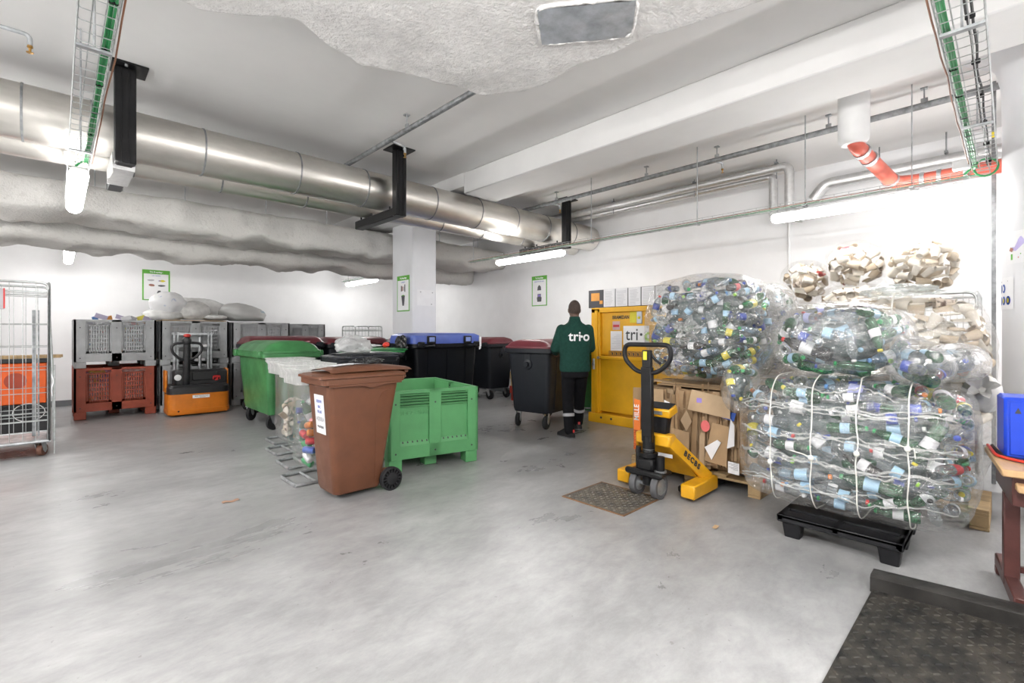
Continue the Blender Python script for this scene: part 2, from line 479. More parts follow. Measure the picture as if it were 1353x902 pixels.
# ---- lumpy sprayed ducts
def lumpy_duct(name, label, y0, y1, z0, z1, x0, x1, seed):
    mb = MB(); nx, nr = 150, 44
    rs = []
    for i in range(nx + 1):
        x = x0 + (x1 - x0) * i / nx; ring = []
        sag = noise.fractal(Vector((x * 1.1, seed, 0)), 1, 2, 4) * .05
        for j in range(nr):
            a = 2 * PI * j / nr
            ca, sa = math.cos(a), math.sin(a)
            k = (abs(ca) ** 5 + abs(sa) ** 5) ** (-1 / 5)
            y = (y0 + y1) / 2 + ca * k * (y1 - y0) / 2
            z = (z0 + z1) / 2 + sa * k * (z1 - z0) / 2
            low = max(0, -sa * k)
            n1 = noise.fractal(Vector((x * 2.6, y * 2.2, z * 2.2 + seed)), 1, 2, 6) * .075
            z += sag * low + n1 * (.3 + .7 * low)
            y += n1 * .7 * ca
            ring.append((x, y, z))
        rs.append(ring)
    mb.rings(rs)
    return tag(mb.build(name, M['insul2'], ang=180), label, 'duct')
lumpy_duct('hanging_duct', 'lumpy fibre sprayed duct passing directly behind the white pillar', 8.0, 8.9, 2.77, 3.24, X0 + .05, WX - .02, 1.3)
lumpy_duct('hanging_duct', 'lower fibre sprayed duct farther back toward the wall with the papers poster', 9.12, 9.9, 2.56, 3.2, X0 + .05, WX - .02, 7.7)
# thin hangers of the sprayed duct, tee bars on them
for i, x in enumerate((-.75, .35, .62, 1.3, 2.35, 3.3, 5.6, 6.6)):
    mb = MB().cyl((x, 7.98, 3.2), (x, 7.98, ZC), .006, n=6)
    tag(mb.build('hanger_rod', M['galv']), f"thin steel hanger rod of the sprayed duct, {['leftmost', 'second from the left', 'third from the left', 'fourth from the left', 'just left of the pillar', 'next beside the pillar', 'right of the pillar', 'rightmost, by the wall'][i]}", 'rod', 'hanger rods of the sprayed duct')
# ---- black brackets
def bracket(x, tail_mat, label):
    t = thing('pipe_bracket', label, 'bracket', (x, 5.18, ZC))
    MB().box((0, 0, -.008), (.30, .26, .016), .004).build('ceiling_plate', M['blackmet'], t)
    MB().cyl((.0, -.1, -.035), (.0, -.1, -.014), .012, n=8).build('bolt', M['galv'], t)
    q = MB().box((0, 0, -.42), (.145, .10, .80), .008)
    q.box((-.025, -.053, -.42), (.006, .008, .80)); q.box((.025, -.053, -.42), (.006, .008, .80))
    q.build('post', M['blackmet'], t)
    a = MB().box((0, .54, -.765), (.12, 1.08, .11), .01)
    a.build('arm', M['blackmet'], t)
    e = MB()
    if tail_mat == 'foil':
        e.rings([[(-.075 + .01 * math.sin(i), .07 + i * .1, -.85 - .012 * (i % 2)), (.075, .07 + i * .1 + .02, -.85 + .01 * (i % 2)), (.08 - .01 * (i % 2), .07 + i * .1, -.716), (-.08, .07 + i * .1, -.716)] for i in range(0, 7)])
        e.build('foil_wrap', M['foil'], t, ang=10)
    c = MB()
    for y in (.34, .62, .86, 1.0):
        c.box((.02, y, -.709), (.13, .05, .008), .002)
    for y in (.18, .66, .95): c.cyl((-.03, y, -.70), (-.03, y, -.67), .012, n=8)
    c.build('clamp', M['blackp'], t)
    return t
bracket(.42, 'foil', 'black ceiling bracket with a foil wrapped lower end, nearest the left cable tray')
bracket(3.04, '', 'black L shaped ceiling bracket in front of the white pillar')
bracket(6.22, 'foil2', 'black ceiling bracket nearest the right wall above the tube lamp')
# ---- grey sprinkler pipes
def pipe_run(name, label, path, r, m, cat='pipe', n=14, rounded=.1):
    t = thing(name, label, cat, (0, 0, 0))
    MB().tube(arcpath(path, rounded) if len(path) > 2 else path, r, n).build('pipe_run', m, t)
    return t
def sprinkler(t, base, d):
    q = MB(); b = Vector(base); e = b + Vector(d)
    q.tube(arcpath([b, e, e + Vector((0, 0, -.075))], .035), .014, 8); q.build('branch', M['galv'], t)
    s = MB(); p = e + Vector((0, 0, -.07))
    s.lathe([(.014, 0), (.016, -.015), (.008, -.02), (.006, -.045), (.02, -.047), (.02, -.05), (.0, -.052)], 10, 0, Matrix.Translation(p))
    s.build('sprinkler_head', M['brass'], t)
def strap(t, x, y, z):
    MB().cyl((x, y, z), (x, y, ZC), .007, n=6).box((x, y, z + .012), (.018, .05, .05), .004).box((x, y, ZC - .006), (.05, .05, .012)).build('hanger', M['galv'], t)
t = pipe_run('sprinkler_pipe', 'grey sprinkler pipe slanting from the ceiling insulation toward the large clad pipe', [(2.61, .5, 3.44), (2.61, 6.9, 3.44)], .028, M['galvd'])
strap(t, 2.61, 4.3, 3.47); strap(t, 2.61, 6.2, 3.47)
sprinkler(t, (2.61, 4.65, 3.44), (.22, .05, .0))
t = pipe_run('sprinkler_pipe', 'long grey sprinkler pipe hung along the right wall between beam and clad pipe', [(5.76, -.4, 3.44), (5.76, 7.9, 3.44)], .03, M['galvd'])
for y in (.55, 1.3, 2.45, 3.4, 5.0, 7.0): strap(t, 5.76, y, 3.47)
sprinkler(t, (5.76, 2.5, 3.44), (.16, -.05, 0)); sprinkler(t, (5.76, 5.15, 3.44), (.2, -.05, 0))
t = pipe_run('sprinkler_pipe', 'short grey sprinkler pipe with brass head above the left end of the clad pipe', [(-.9, 4.62, 3.38), (-.30, 4.62, 3.38)], .022, M['galvd'])
sprinkler(t, (-.3, 4.62, 3.38), (.17, .0, 0))
# lone sprinkler head under the insulation edge
q = MB().lathe([(.02, .05), (.02, 0), (.008, -.01), (.006, -.03), (.018, -.032), (.0, -.036)], 10, 0, Matrix.Translation((2.79, 2.92, 3.545)))
tag(q.build('sprinkler', M['brass']), 'single brass sprinkler head at the lowest edge of the ceiling insulation', 'sprinkler')
# ---- foil pipes on the right wall
t = thing('heating_pipe', 'pair of foil wrapped pipes that bend down beside the right tube lamp', 'pipe')
for k, (x, z, y1, dz) in enumerate(((6.75, 3.485, 1.95, .60), (6.95, 3.46, 2.2, .57))):
    MB().tube(arcpath([(x, 6.6, z), (x, y1, z), (x, y1, z - dz), (x, y1 - .35, z - dz - .06)], .09), .055, 16).build('wrapped_pipe', M['foil'], t)
hp = t
t = thing('heating_pipe', 'foil wrapped pipe running above the red pipe toward the column', 'pipe')
MB().tube(arcpath([(7.2, 1.80, 3.10), (7.2, 1.66, 3.28), (7.2, -1.5, 3.28)], .08), .07, 16).build('wrapped_pipe', M['foil'], t)
for i, (x, y) in enumerate(((6.75, 4.6), (6.75, 3.2), (6.75, 2.1), (7.2, 1.1), (7.2, .5))):
    MB().cyl((x, y, 3.35), (x, y, ZC), .008, n=6).box((x, y, 3.55 if i < 3 else 3.37), (.10, .03, .025)).build('hanger', M['galvd'], t if i > 2 else hp)
# ---- white drop and red pipe
t = thing('drain_pipe', 'white drop pipe turning into a red pipe with clamps near the column', 'pipe')
w = MB().lathe([(.02, .0), (.09, .0), (.115, .03), (.12, .09), (.12, .545)], 28, 0, Matrix.Translation((5.2, .98, 3.05)))
w.build('insulation_sleeve', M['whitepl'], t)
MB().tube(arcpath([(5.2, .98, 3.1), (5.22, .96, 3.03), (5.86, .78, 2.80), (5.92, .62, 2.80), (5.92, -1.6, 2.80)], .12, 6), .062, 20).build('red_run', M['redpipe'], t)
for p, d in (((5.30, .935, 3.0), (.9, -.25, -.33)), ((5.42, .90, 2.955), (.9, -.25, -.33)), ((5.80, .80, 2.82), (.9, -.25, -.33)), ((5.92, .58, 2.80), (0, 1, 0)), ((5.92, .46, 2.80), (0, 1, 0)), ((5.92, .28, 2.80), (0, 1, 0))):
    p = Vector(p); d = Vector(d).normalized() * .016
    MB().tube([p - d, p + d], .07, 20).build('pipe_clamp', M['galv'], t)
# steel upright with a warning sticker
t = thing('steel_upright', 'grey steel upright standing just behind the left edge of the round column', 'post', (6.06, .105, 0))
q = MB().box((0, 0, 1.8), (.035, .03, 3.59), .004)
q.build('profile', M['galvd'], t)
MB().box((-.019, 0, 3.12), (.003, .028, .05)).build('warning_sticker', mat('hazard yellow', (.75, .60, .02), .5), t)
# conduit on the right wall, small plate on the ceiling
tag(MB().tube([(WX - .02, 2.15, 1.2), (WX - .02, 2.15, 3.38)], .018, 10).build('conduit', M['whitepl']), 'thin grey conduit running down the white right wall behind the bales', 'conduit')
t = thing('rigid_conduit', 'thin conduit ending in a black sleeve above the red pipe', 'conduit')
MB().tube([(5.05, .55, 3.56), (5.05, -.6, 3.56)], .018, 8).build('steel_tube', M['whitepl'], t)
MB().tube([(5.05, .50, 3.55), (5.05, .66, 3.53), (5.05, .78, 3.54)], .022, 8).build('black_sleeve', M['blackp'], t)
# zinc patch set into the insulation
t = thing('access_plate', 'grey zinc access plate bedded in the ceiling insulation', 'plate', (2.32, 1.78, 3.222), rad(38))
MB().grid(lambda u, v: ((u - .5) * .34, (v - .5) * .56, noise.noise(Vector((u * 4, v * 4, 2))) * .008), 14, 14).grid(lambda u, v: ((u - .5) * .34, (v - .5) * .56, .05), 1, 1).build('sheet', M['zinc'], t)
cr_ = MB(); ring = []
for k in range(96):
    a = 2 * PI * k / 96; kk = 1 / (abs(math.cos(a)) ** 7 + abs(math.sin(a)) ** 7) ** (1 / 7)
    ring.append((math.cos(a) * kk * .18, math.sin(a) * kk * .29, .012))
cr_.tube(ring, [.013 + .012 * noise.noise(Vector((k * .45, 3, 0))) for k in range(96)], 10, closed=True)
cr_.build('mortar_edge', M['insul'], t, ang=180)

# ================================================================ cable trays
def basket_tray(label, axis, const, a0, a1, z, w=.13, h=.055, step=.1, rods=(), cables=(), loc=None):
    """wire basket along 'x' or 'y'"""
    t = thing('cable_tray', label, 'cable tray')
    P = (lambda a, b, c: (a, const + b, z + c)) if axis == 'x' else (lambda a, b, c: (const + b, a, z + c))
    q = MB()
    for b, c in ((-w / 2, h), (-w / 2, 0), (-w / 6, 0), (w / 6, 0), (w / 2, 0), (w / 2, h)):
        q.tube([P(a0, b, c), P(a1, b, c)], .0028, 5)
    n = int((a1 - a0) / step)
    for i in range(n + 1):
        a = a0 + (a1 - a0) * i / n
        q.tube(arcpath([P(a, -w / 2, h), P(a, -w / 2, -.003), P(a, w / 2, -.003), P(a, w / 2, h)], .012, 2), .0024, 4)
    q.build('wire_basket', M['wire'], t)
    for a in rods:
        MB().cyl(P(a, 0, .003), (P(a, 0, 0)[0], P(a, 0, 0)[1], ZC), .0055, n=6).box(P(a, 0, -.008), (.03 if axis == 'x' else w, w if axis == 'x' else .03, .012)).build('hanger_rod', M['galv'], t)
    return t, P
def cable_in(t, P, a0, a1, b, c, r, m, seed, name='cable', amp=.006, n=40):
    pts = [P(a0 + (a1 - a0) * i / n, b + amp * noise.noise(Vector((i * .35, seed, 0))), c + amp * .6 * noise.noise(Vector((i * .3, seed, 5)))) for i in range(n + 1)]
    return MB().tube(pts, r, 6).build(name, m, t)
def ties(t, P, a0, a1, b, c, step=.45):
    a = a0 + .15
    while a < a1:
        MB().box(P(a, b, c), (.012, .034, .026) if P(1, 0, 0)[0] - P(0, 0, 0)[0] > .5 else (.034, .012, .026), .004).build('cable_tie', M['blackp'], t)
        a += step
# left tray along y
t, P = basket_tray('wire cable tray with green cables above the left tube lamp', 'y', .13, -3.0, 6.7, 2.70, rods=(3.0, 4.75, 6.55))
for k in range(3): cable_in(t, P, -3.0, 5.1, .032 + .009 * k, .009 + .005 * (k % 2), .0055, M['green_cab'], k, 'green_cable')
cable_in(t, P, -3.0, 5.1, .078, .01, .004, M['brown_cab'], 9, 'brown_cable'); ties(t, P, 2.4, 5.1, .04, .014)
MB().tube([P(5.05, .03, .012), P(5.13, -.01, -.01), P(5.2, -.03, -.035)], .008, 6).build('green_cable', M['green_cab'], t)
# small tray end behind it
t, P = basket_tray('short end of wire cable tray seen below the left tube lamp', 'y', .15, 9.97, 11.7, 2.70, rods=(10.05, 11.5))
cable_in(t, P, 9.97, 11.7, .02, .012, .008, M['green_cab'], 3, 'green_cable')
# right tray along x, over the ramp
t, P = basket_tray('wire cable tray with green and black cables climbing toward the round column', 'x', .15, .35, 5.53, 2.70, w=.15, h=.06, rods=(2.9, 4.3))
for k in range(3): cable_in(t, P, .35, 5.48, .042 + .010 * k, .012, .006, M['green_cab'], k + 20, 'green_cable')
cable_in(t, P, .35, 5.5, -.035, .02, .0055, M['blackp'], 31, 'black_cable', .012); cable_in(t, P, .35, 5.5, -.02, .016, .005, M['blackp'], 32, 'black_cable', .012)
cable_in(t, P, .35, 5.45, .088, .012, .004, M['brown_cab'], 33, 'brown_cable', .01); ties(t, P, 2.0, 5.5, .055, .016, .4)
ties(t, P, 2.2, 5.4, -.028, .018, .5)
loop = [P(5.42, .05, .012)] + [(5.47, .14 + .07 * math.cos(a), 2.70 + .07 * math.sin(a)) for a in [k * .4 for k in range(18)]] + [(5.52, .27, 2.685)]
MB().tube(loop, .008, 6).build('green_cable', M['green_cab'], t)
t2 = thing('junction_box', 'small white junction box where the two cable trays meet', 'box', (5.36, .28, 2.69))
MB().box((0, 0, .035), (.09, .11, .07), .008).build('housing', M['whitepl'], t2)
MB().cyl((-.046, .03, .03), (-.052, .03, .03), .012, n=10).build('gland', M['whitepl'], t2)
# long tray along the right wall
t, P = basket_tray('long thin wire cable tray with a green cable hung along the right wall', 'y', 5.6, .12, 7.0, 2.67, w=.10, h=.05, step=.12, rods=(.62, 1.47, 2.62, 4.2, 6.9))
for k in range(2): cable_in(t, P, .2, 7.0, .0 + .016 * k, .012, .0075, M['green_cab'], k + 40, 'green_cable')
cable_in(t, P, .2, 7.0, -.045, .02, .0035, M['brown_cab'], 44, 'brown_cable')
# far tray on the left wall side
t, P = basket_tray('wire cable tray crossing behind the pillar toward the left wall', 'y', 5.3, 9.98, 11.8, 2.66, w=.10, h=.05, step=.14, rods=(10.05, 11.5))
cable_in(t, P, 9.98, 11.8, 0, .012, .008, M['green_cab'], 51, 'green_cable')

# ================================================================ tube lamps (light sources; some out of view are added)
def lamp(label, axis, x, y, z, ln=1.5, dm='lampw'):
    """(x, y) start point, runs ln along axis, hung just under a tray"""
    t = thing('hanging_tube_lamp', label, 'lamp', (x, y, z), 0 if axis == 'x' else PI / 2)
    MB().bb((.0, -.045, .022), (ln, .045, .048), .008).build('housing', M['whitepl'], t)
    q = MB(); rs = []
    for i, s in enumerate((.0, .02, .06, .5 * ln, ln - .06, ln - .02, ln)):
        k = (.72, .92, 1, 1, 1, .92, .72)[i]
        rs.append([Vector((s, .062 * math.cos(a) * k, -.002 + (.052 * math.sin(a)) * k)) for a in [PI * .82 + PI * 1.36 * j / 14 for j in range(15)]])
    q.rings(rs)
    q.build('diffuser', M[dm], t)
    for s in (.3, ln - .3): MB().box((s, 0, .05), (.03, .07, .02), .003).build('clip', M['galv'], t)
    return t
lamp('bright tube lamp hung end on under the left cable tray', 'y', .13, 5.08, 2.615, 1.5, 'lampd')
lamp('far tube lamp glowing below the sprayed ducts at left', 'y', .15, 10.02, 2.615, 1.5, 'lampd')
lamp('bright tube lamp above the walking man', 'y', 5.6, 4.72, 2.585, 1.5, 'lampd')
lamp('bright tube lamp above the stacked cup bags', 'y', 5.6, .28, 2.585, 1.5, 'lampd')
lamp('far tube lamp partly hidden by the white pillar', 'y', 5.3, 10.05, 2.575, 1.5, 'lampd')
lamp('tube lamp of the left cable tray overhead behind the viewer', 'y', .13, .35, 2.615, 1.5, 'lampm')
lamp('tube lamp of the cable tray over the ramp', 'x', .75, .15, 2.615, 1.5, 'lampm')
lamp('unseen tube lamp added near the back wall', 'y', .13, -2.4, 2.615)  # extra lamp added behind the view for general room light
lamp('unseen tube lamp added left of the roll cage to brighten the left side', 'y', -2.6, 6.2, 2.615)  # added out of view to brighten the left side of the room
lamp('second unseen tube lamp added to brighten the left side, nearer the viewer', 'y', -2.6, 2.2, 2.615)  # another added fill lamp for the dim left floor and ceiling
t, P = basket_tray('unseen wire cable tray added to carry the two left side lamps', 'y', -2.6, .5, 9.0, 2.70, rods=(1.2, 5.0, 8.6))  # made-up tray, there only to hold the two fill lamps
cable_in(t, P, .5, 9.0, .02, .012, .006, M['green_cab'], 71, 'green_cable')
lamp('unseen tube lamp added past the round column', 'y', 5.6, -2.6, 2.60)  # out of view, added to light the room from the right

# ================================================================ posters
def blob(t, name, col, x, y, sx, sy, n=7, seed=0):
    r_ = random.Random(seed); pts = []
    for k in range(n):
        a = 2 * PI * k / n; q = .7 + .3 * r_.random()
        pts.append((x + math.cos(a) * sx * q, y + math.sin(a) * sy * q))
    MB().prism(pts, .0012, Matrix.Translation((0, 0, .0042))).build(name, col, t)
def poster(label, loc, n, w, h, head, sub, draw):
    t = thing('recycling_poster', label, 'poster')
    t.matrix_world = face_matrix(loc, n)
    MB().bb((-w / 2, -h / 2, 0), (w / 2, h / 2, .003)).build('backing', M['poster_green'], t)
    MB().bb((-w / 2 * .89, -h / 2 * .94, .003), (w / 2 * .89, h / 2 * .74, .004)).build('white_field', M['white'], t)
    text(head, h * .062, M['white'], t, Matrix.Translation((0, h * .43, .0035)), bold=.002)
    text(sub, h * .045, M['bluink'], t, Matrix.Translation((0, h * .31, .0042)))
    draw(t, w, h)
    return t
mred = mat('print brown', (.35, .16, .12), .6); mdk = mat('print dark grey', (.09, .09, .10), .6); mgr = mat('print grey', (.5, .5, .52), .6)
myel = mat('print yellow', (.75, .62, .03), .6); mvio = mat('print violet', (.30, .22, .60), .6)
def d_paper(t, w, h):
    blob(t, 'picture_mark', mgr, -w * .19, h * .16, w * .16, h * .035, 9, 1); blob(t, 'picture_mark', myel, w * .2, h * .15, w * .15, h * .04, 5, 2)
    blob(t, 'picture_mark', mvio, w * .13, h * .15, w * .07, h * .03, 5, 3); blob(t, 'picture_mark', mred, -w * .17, h * .0, w * .15, h * .05, 7, 4)
    blob(t, 'picture_mark', mdk, w * .2, h * -.01, w * .16, h * .035, 7, 5); blob(t, 'picture_mark', mdk, w * .1, h * -.25, w * .1, h * .1, 6, 6)
def d_cap(t, w, h):
    for i, (x, hh) in enumerate(((-.14, .10), (-.05, .08), (.05, .07), (.14, .13))):
        MB().bb((w * x - w * .035, h * (.12 - hh * .6), .0042), (w * x + w * .035, h * (.12 + hh), .0054)).build('picture_mark', (mdk, mred, mgr, mdk)[i], t)
    MB().prism([(-w * .14, -.06 * h), (w * .14, -.06 * h), (w * .08, -.34 * h), (-w * .06, -.34 * h)], .0012, Matrix.Translation((0, 0, .0042))).build('picture_mark', mdk, t)
    blob(t, 'picture_mark', M['poster_green'], 0, -.06 * h, w * .15, h * .025, 10, 7)
def d_bag(t, w, h):
    MB().prism([(-w * .13, .02 * h), (w * .13, .02 * h), (w * .11, .13 * h), (w * .03, .19 * h), (-w * .03, .19 * h), (-w * .1, .13 * h)], .0012, Matrix.Translation((0, 0, .0042))).build('picture_mark', mdk, t)
    MB().prism([(-w * .13, -.36 * h), (w * .13, -.36 * h), (w * .16, -.22 * h), (w * .11, -.20 * h), (w * .11, -.10 * h), (-w * .11, -.10 * h), (-w * .11, -.20 * h), (-w * .16, -.22 * h)], .0012, Matrix.Translation((0, 0, .0042))).build('picture_mark', mdk, t)
    MB().bb((-w * .08, -.19 * h, .0054), (w * .08, -.12 * h, .006)).build('picture_mark', mvio, t)
poster('green framed paper sorting poster above the white sacks on the left wall', (1.48, WY - .001, 2.33), (0, -1, 0), .46, .62, 'Tri, Recyclage', 'LES PAPIERS', d_paper)
poster('green framed poster with a dark container on the white pillar', (4.499, 7.53, 2.06), (-1, 0, 0), .42, .64, 'Tri, Recyclage', 'GOBELETS', d_cap)
poster('green framed poster of bag and bin on the right wall', (WX - .001, 6.95, 2.25), (-1, 0, 0), .44, .64, 'Tri, Recyclage', 'DECHETS NON TRIES', d_bag)
t = thing('paper_sign', 'blank white paper notice taped to the right face of the pillar', 'notice')
t.matrix_world = face_matrix((4.76, 7.219, 1.98), (0, -1, 0))
MB().bb((-.17, -.14, 0), (.2, .14, .002)).build('sheet', M['paper'], t)
for x, y in ((-.1, .1), (.15, .1), (.13, -.11)): MB().bb((x - .012, y - .01, .002), (x + .012, y + .01, .0026)).build('tape', M['greyink'], t)
# curved notices on the round column
def column_sheet(name, label, a0, a1, z0, z1, build):
    t = thing(name, label, 'notice', (5.38, -.31, 0))
    def W(u, v, k=0): a = a0 + (a1 - a0) * u; r = .3625 + .0015 * k; return (r * math.cos(a), r * math.sin(a), z0 + (z1 - z0) * v)
    q = MB().grid(lambda u, v: W(u, v, 0), 14, 2); q.build('sheet', M['paper'], t)
    build(t, W); return t
def curved(t, W, m, pts, k=1, name='print_mark'):
    vs = [W(u, v, k) for u, v in pts]; MB().add(vs, [tuple(range(len(vs)))]).build(name, m, t)
def disc(cx, cy, rx, ry, n=16): return [(cx + rx * math.cos(2 * PI * i / n), cy + ry * math.sin(2 * PI * i / n)) for i in range(n)]
msafe = mat('safety blue', (.03, .10, .45), .5)
def safety(t, W):
    for i in range(3):
        for j in range(2):
            if (i, j) == (2, 0): continue
            cy = .66 if j == 0 else .28
            curved(t, W, msafe, disc(.2 + i * .28, cy, .12, .14)); curved(t, W, M['white'] if (i, j) != (1, 1) else myel, disc(.2 + i * .28, cy, .05, .08), 2)
    curved(t, W, msafe, disc(.76, .28, .12, .14)); curved(t, W, myel, disc(.76, .28, .05, .08), 2)
    curved(t, W, M['greyink'], [(.2, .86), (.75, .86), (.75, .9), (.2, .9)])
mlil = mat('lilac print', (.52, .46, .75), .5)
def route(t, W):
    curved(t, W, mlil, [(.1, .45), (.25, .38), (.45, .6), (.75, .85), (.98, .92), (.98, 1.0), (.7, .98), (.35, .8)])
    curved(t, W, mred, [(.08, .42), (.16, .36), (.2, .46), (.12, .52)], 2); curved(t, W, M['poster_green'], [(.12, .12), (.17, .12), (.17, .3), (.12, .3)])
    curved(t, W, msafe, [(.72, .35), (.95, .35), (.95, .6), (.72, .6)]); curved(t, W, M['poster_green'], [(.35, .26), (.9, .26), (.9, .29), (.35, .29)]); curved(t, W, M['redpipe'], [(.3, .16), (.9, .16), (.9, .19), (.3, .19)])
column_sheet('safety_notice', 'white notice with blue safety symbols on the round column', rad(90), rad(125), 1.53, 1.775, safety)
column_sheet('sorting_notice', 'white notice with a lilac band higher on the round column', rad(115), rad(168), 1.87, 2.11, route)
# ================================================================ bins and crates
PL = {}
def plas(key, col, rough=.38, var=.14, vs=5., bump=.05, spec=.45):
    if key not in PL: PL[key] = mat(key + ' plastic', col, rough, 0, var, vs, bump, 60, spec=spec, rvar=.06)
    return PL[key]
BROWN = plas('brown', (.14, .054, .027)); DKGREY = plas('anthracite', (.014, .016, .021), .42, spec=.28); BLACKB = plas('black', (.006, .007, .010), .4, spec=.28)
GREENB = plas('container green', (.052, .205, .068), .4, .3, 3.); MAROON = plas('maroon', (.155, .028, .038), .35); BLUEL = plas('lid blue', (.075, .12, .42), .35)
GREYC = plas('crate grey', (.40, .41, .42), .5, .2, 4.); REDC = plas('crate red', (.31, .058, .028), .5, .25, 4.); GREENC = plas('box green', (.10, .32, .125), .45, .12, 3.)
GREENL = plas('lid green', (.03, .24, .07), .35); LIDBLK = plas('lid black', (.02, .022, .03), .3); DGREEN = plas('dark green', (.03, .075, .055), .4)

def caster(t, x, y, ztop, r=.1, yaw=0., wm=None):
    """swivel caster: fork as part, wheel as its sub-part"""
    R_ = Matrix.Translation((x, y, 0)) @ Matrix.Rotation(yaw, 4, 'Z')
    q = MB(); q.M = R_
    q.box((0, 0, ztop - .008), (.09, .09, .016), .004)
    for s in (-1, 1): q.prism([(-.035, ztop - .01), (.035, ztop - .01), (.06, r), (.03, r - .03), (.0, r)], .006, Matrix.Translation((0, s * .032 + .003, 0)) @ Matrix.Rotation(PI / 2, 4, 'X'))
    f = q.build('caster_fork', M['galv'], t)
    w = MB(); w.M = R_ @ Matrix.Translation((.035, 0, r)) @ Matrix.Rotation(PI / 2, 4, 'X')
    w.lathe([(.02, -.024), (r * .62, -.022), (r * .66, -.026), (r * .93, -.024), (r, -.014), (r, .014), (r * .93, .024), (r * .66, .026), (r * .62, .022), (.02, .024)], 24)
    w.build('wheel', wm or M['rubber'], f)
    return f

def four_wheel_container(label, loc, rz, body, lid, L=1.26, W=.74, rim=1.10, top=1.25, lidstyle='dome', group=None, cat='container', cyaw=None, cr=.095):
    """local: long side along x, front at -y"""
    t = thing('waste_container', label, cat, loc, rz, group)
    q = MB(); zb = .22
    rs = []
    for k, (z, s) in enumerate(((zb, .80), (zb + .05, .83), (zb + .3, .87), (rim - .30, .94), (rim - .06, .975), (rim - .06, 1.0))):
        rs.append(rrect(0, 0, L * (s * .45 + .55) * (1 if k else .985), W * s, .07, z, 5))
    q.rings(rs)
    q.build('body', body, t)
    r = MB()   # rim with handles and comb
    r.rings([rrect(0, 0, L * 1.02, W * 1.03, .06, rim - .075), rrect(0, 0, L * 1.07, W * 1.12, .06, rim - .055), rrect(0, 0, L * 1.07, W * 1.12, .06, rim), rrect(0, 0, L * .98, W * .96, .05, rim), rrect(0, 0, L * .98, W * .96, .05, rim - .05)], cap=False)
    for sx in (-1, 1):
        for sy in (-1, 1): r.box((sx * L * .44, sy * W * .57, rim - .015), (.12, .06, .10), .015)
    r.build('rim', body, t)
    for sx in (-1, 1):   # side lifting pins
        p = MB().cyl((sx * L * .50, 0, rim - .22), (sx * (L * .50 + .055), 0, rim - .22), .035, n=14)
        p.lathe([(.075, 0), (.07, .02), (.04, .025)], 16, 0, Matrix.Translation((sx * L * .49, 0, rim - .22)) @ Matrix.Rotation(sx * PI / 2, 4, 'Y'))
        p.box((sx * L * .49, 0, rim - .13), (.03, .10, .12), .008)
        p.build('lifting_pin', body, t)
    h = MB()
    for sx in (-1, 1):
        h.tube(arcpath([(sx * L * .34 - .10, -W * .56, rim - .03), (sx * L * .34 - .10, -W * .56 - .06, rim - .03), (sx * L * .34 + .10, -W * .56 - .06, rim - .03), (sx * L * .34 + .10, -W * .56, rim - .03)], .03), .013, 8)
    h.build('handle', body, t)
    rb = MB()
    for sx in (-.3, 0, .3): rb.rings([[(sx * L - .012, -W * .42 - .012, zb + .05), (sx * L + .012, -W * .42 - .012, zb + .05), (sx * L + .012, -W * .40, zb + .05), (sx * L - .012, -W * .40, zb + .05)],
                                      [(sx * L - .012, -W * .485 - .012, rim - .07), (sx * L + .012, -W * .485 - .012, rim - .07), (sx * L + .012, -W * .46, rim - .07), (sx * L - .012, -W * .46, rim - .07)]])
    rb.build('stiffening_ribs', body, t)
    d = MB(); nn = 16
    if lidstyle == 'dome':
        def ring(z, sx, sy): return rrect(0, 0, L * sx, W * sy, .08, z, 4)
        rs = [ring(rim + .004, 1.06, 1.10), ring(rim + .03, 1.06, 1.10), ring(rim + .05, 1.02, 1.03)]
        k = top - rim
        for a in (.5, .75, .9, .98, 1.0): rs.append(ring(rim + .05 + (k - .05) * a, 1.02 - .12 * a * a, 1.02 - .55 * a ** 2.2))
        d.rings(rs)
        d.box((0, -W * .56, rim + .03), (L * .6, .05, .03), .01)
    else:
        k = top - rim
        d.rings([rrect(0, 0, L * 1.07, W * 1.13, .05, rim + .004), rrect(0, 0, L * 1.07, W * 1.13, .05, rim + .09 * k / .19), rrect(0, 0, L * 1.05, W * 1.08, .05, rim + k * .8), rrect(0, 0, L * .98, W * .85, .05, top), rrect(0, 0, L * .6, W * .4, .05, top + .01)])
    d.build('lid', lid, t)
    for sx in (-1, 1):
        for sy in (-1, 1): caster(t, sx * L * .38, sy * W * .33, zb + .01, cr, (rnd.uniform(-.6, .6) + PI) if cyaw is None else cyaw + .25 * sx)
    return t

# green container: long side along room y
g = four_wheel_container('green four wheeled container with a domed lid beside the clear bag stands', (2.40, 7.62, 0), PI / 2, GREENB, GREENB, L=1.34, W=.72, rim=1.07, top=1.24, cyaw=rad(-62), cr=.108)
MB().bb((-.2, .30, .62), (-.19, .302, .63)).build('scratch', M['white'], g)
four_wheel_container('black four wheeled container with a bright blue lid in front of the pillar', (4.62, 6.68, 0), 0, BLACKB, BLUEL, L=1.25, W=.68, rim=1.18, top=1.345, lidstyle='flat')
t = four_wheel_container('dark grey container with maroon lid parked against the right wall', (6.62, 7.85, 0), PI / 2, DKGREY, MAROON, L=1.25, W=.70, rim=1.13, top=1.27)
four_wheel_container('dark grey container with maroon lid that the walking man pushes', (5.37, 4.83, 0), rad(10), DKGREY, MAROON, L=1.10, W=.74, rim=1.13, top=1.26)
four_wheel_container('dark container with maroon lid right behind the green container and beside the stacker', (2.92, 9.05, 0), 0, DKGREY, MAROON, L=1.2, W=.72, rim=1.16, top=1.30)
four_wheel_container('dark container with maroon lid in front of the last grey crates', (4.22, 9.0, 0), 0, DKGREY, MAROON, L=1.2, W=.72, rim=1.14, top=1.28)
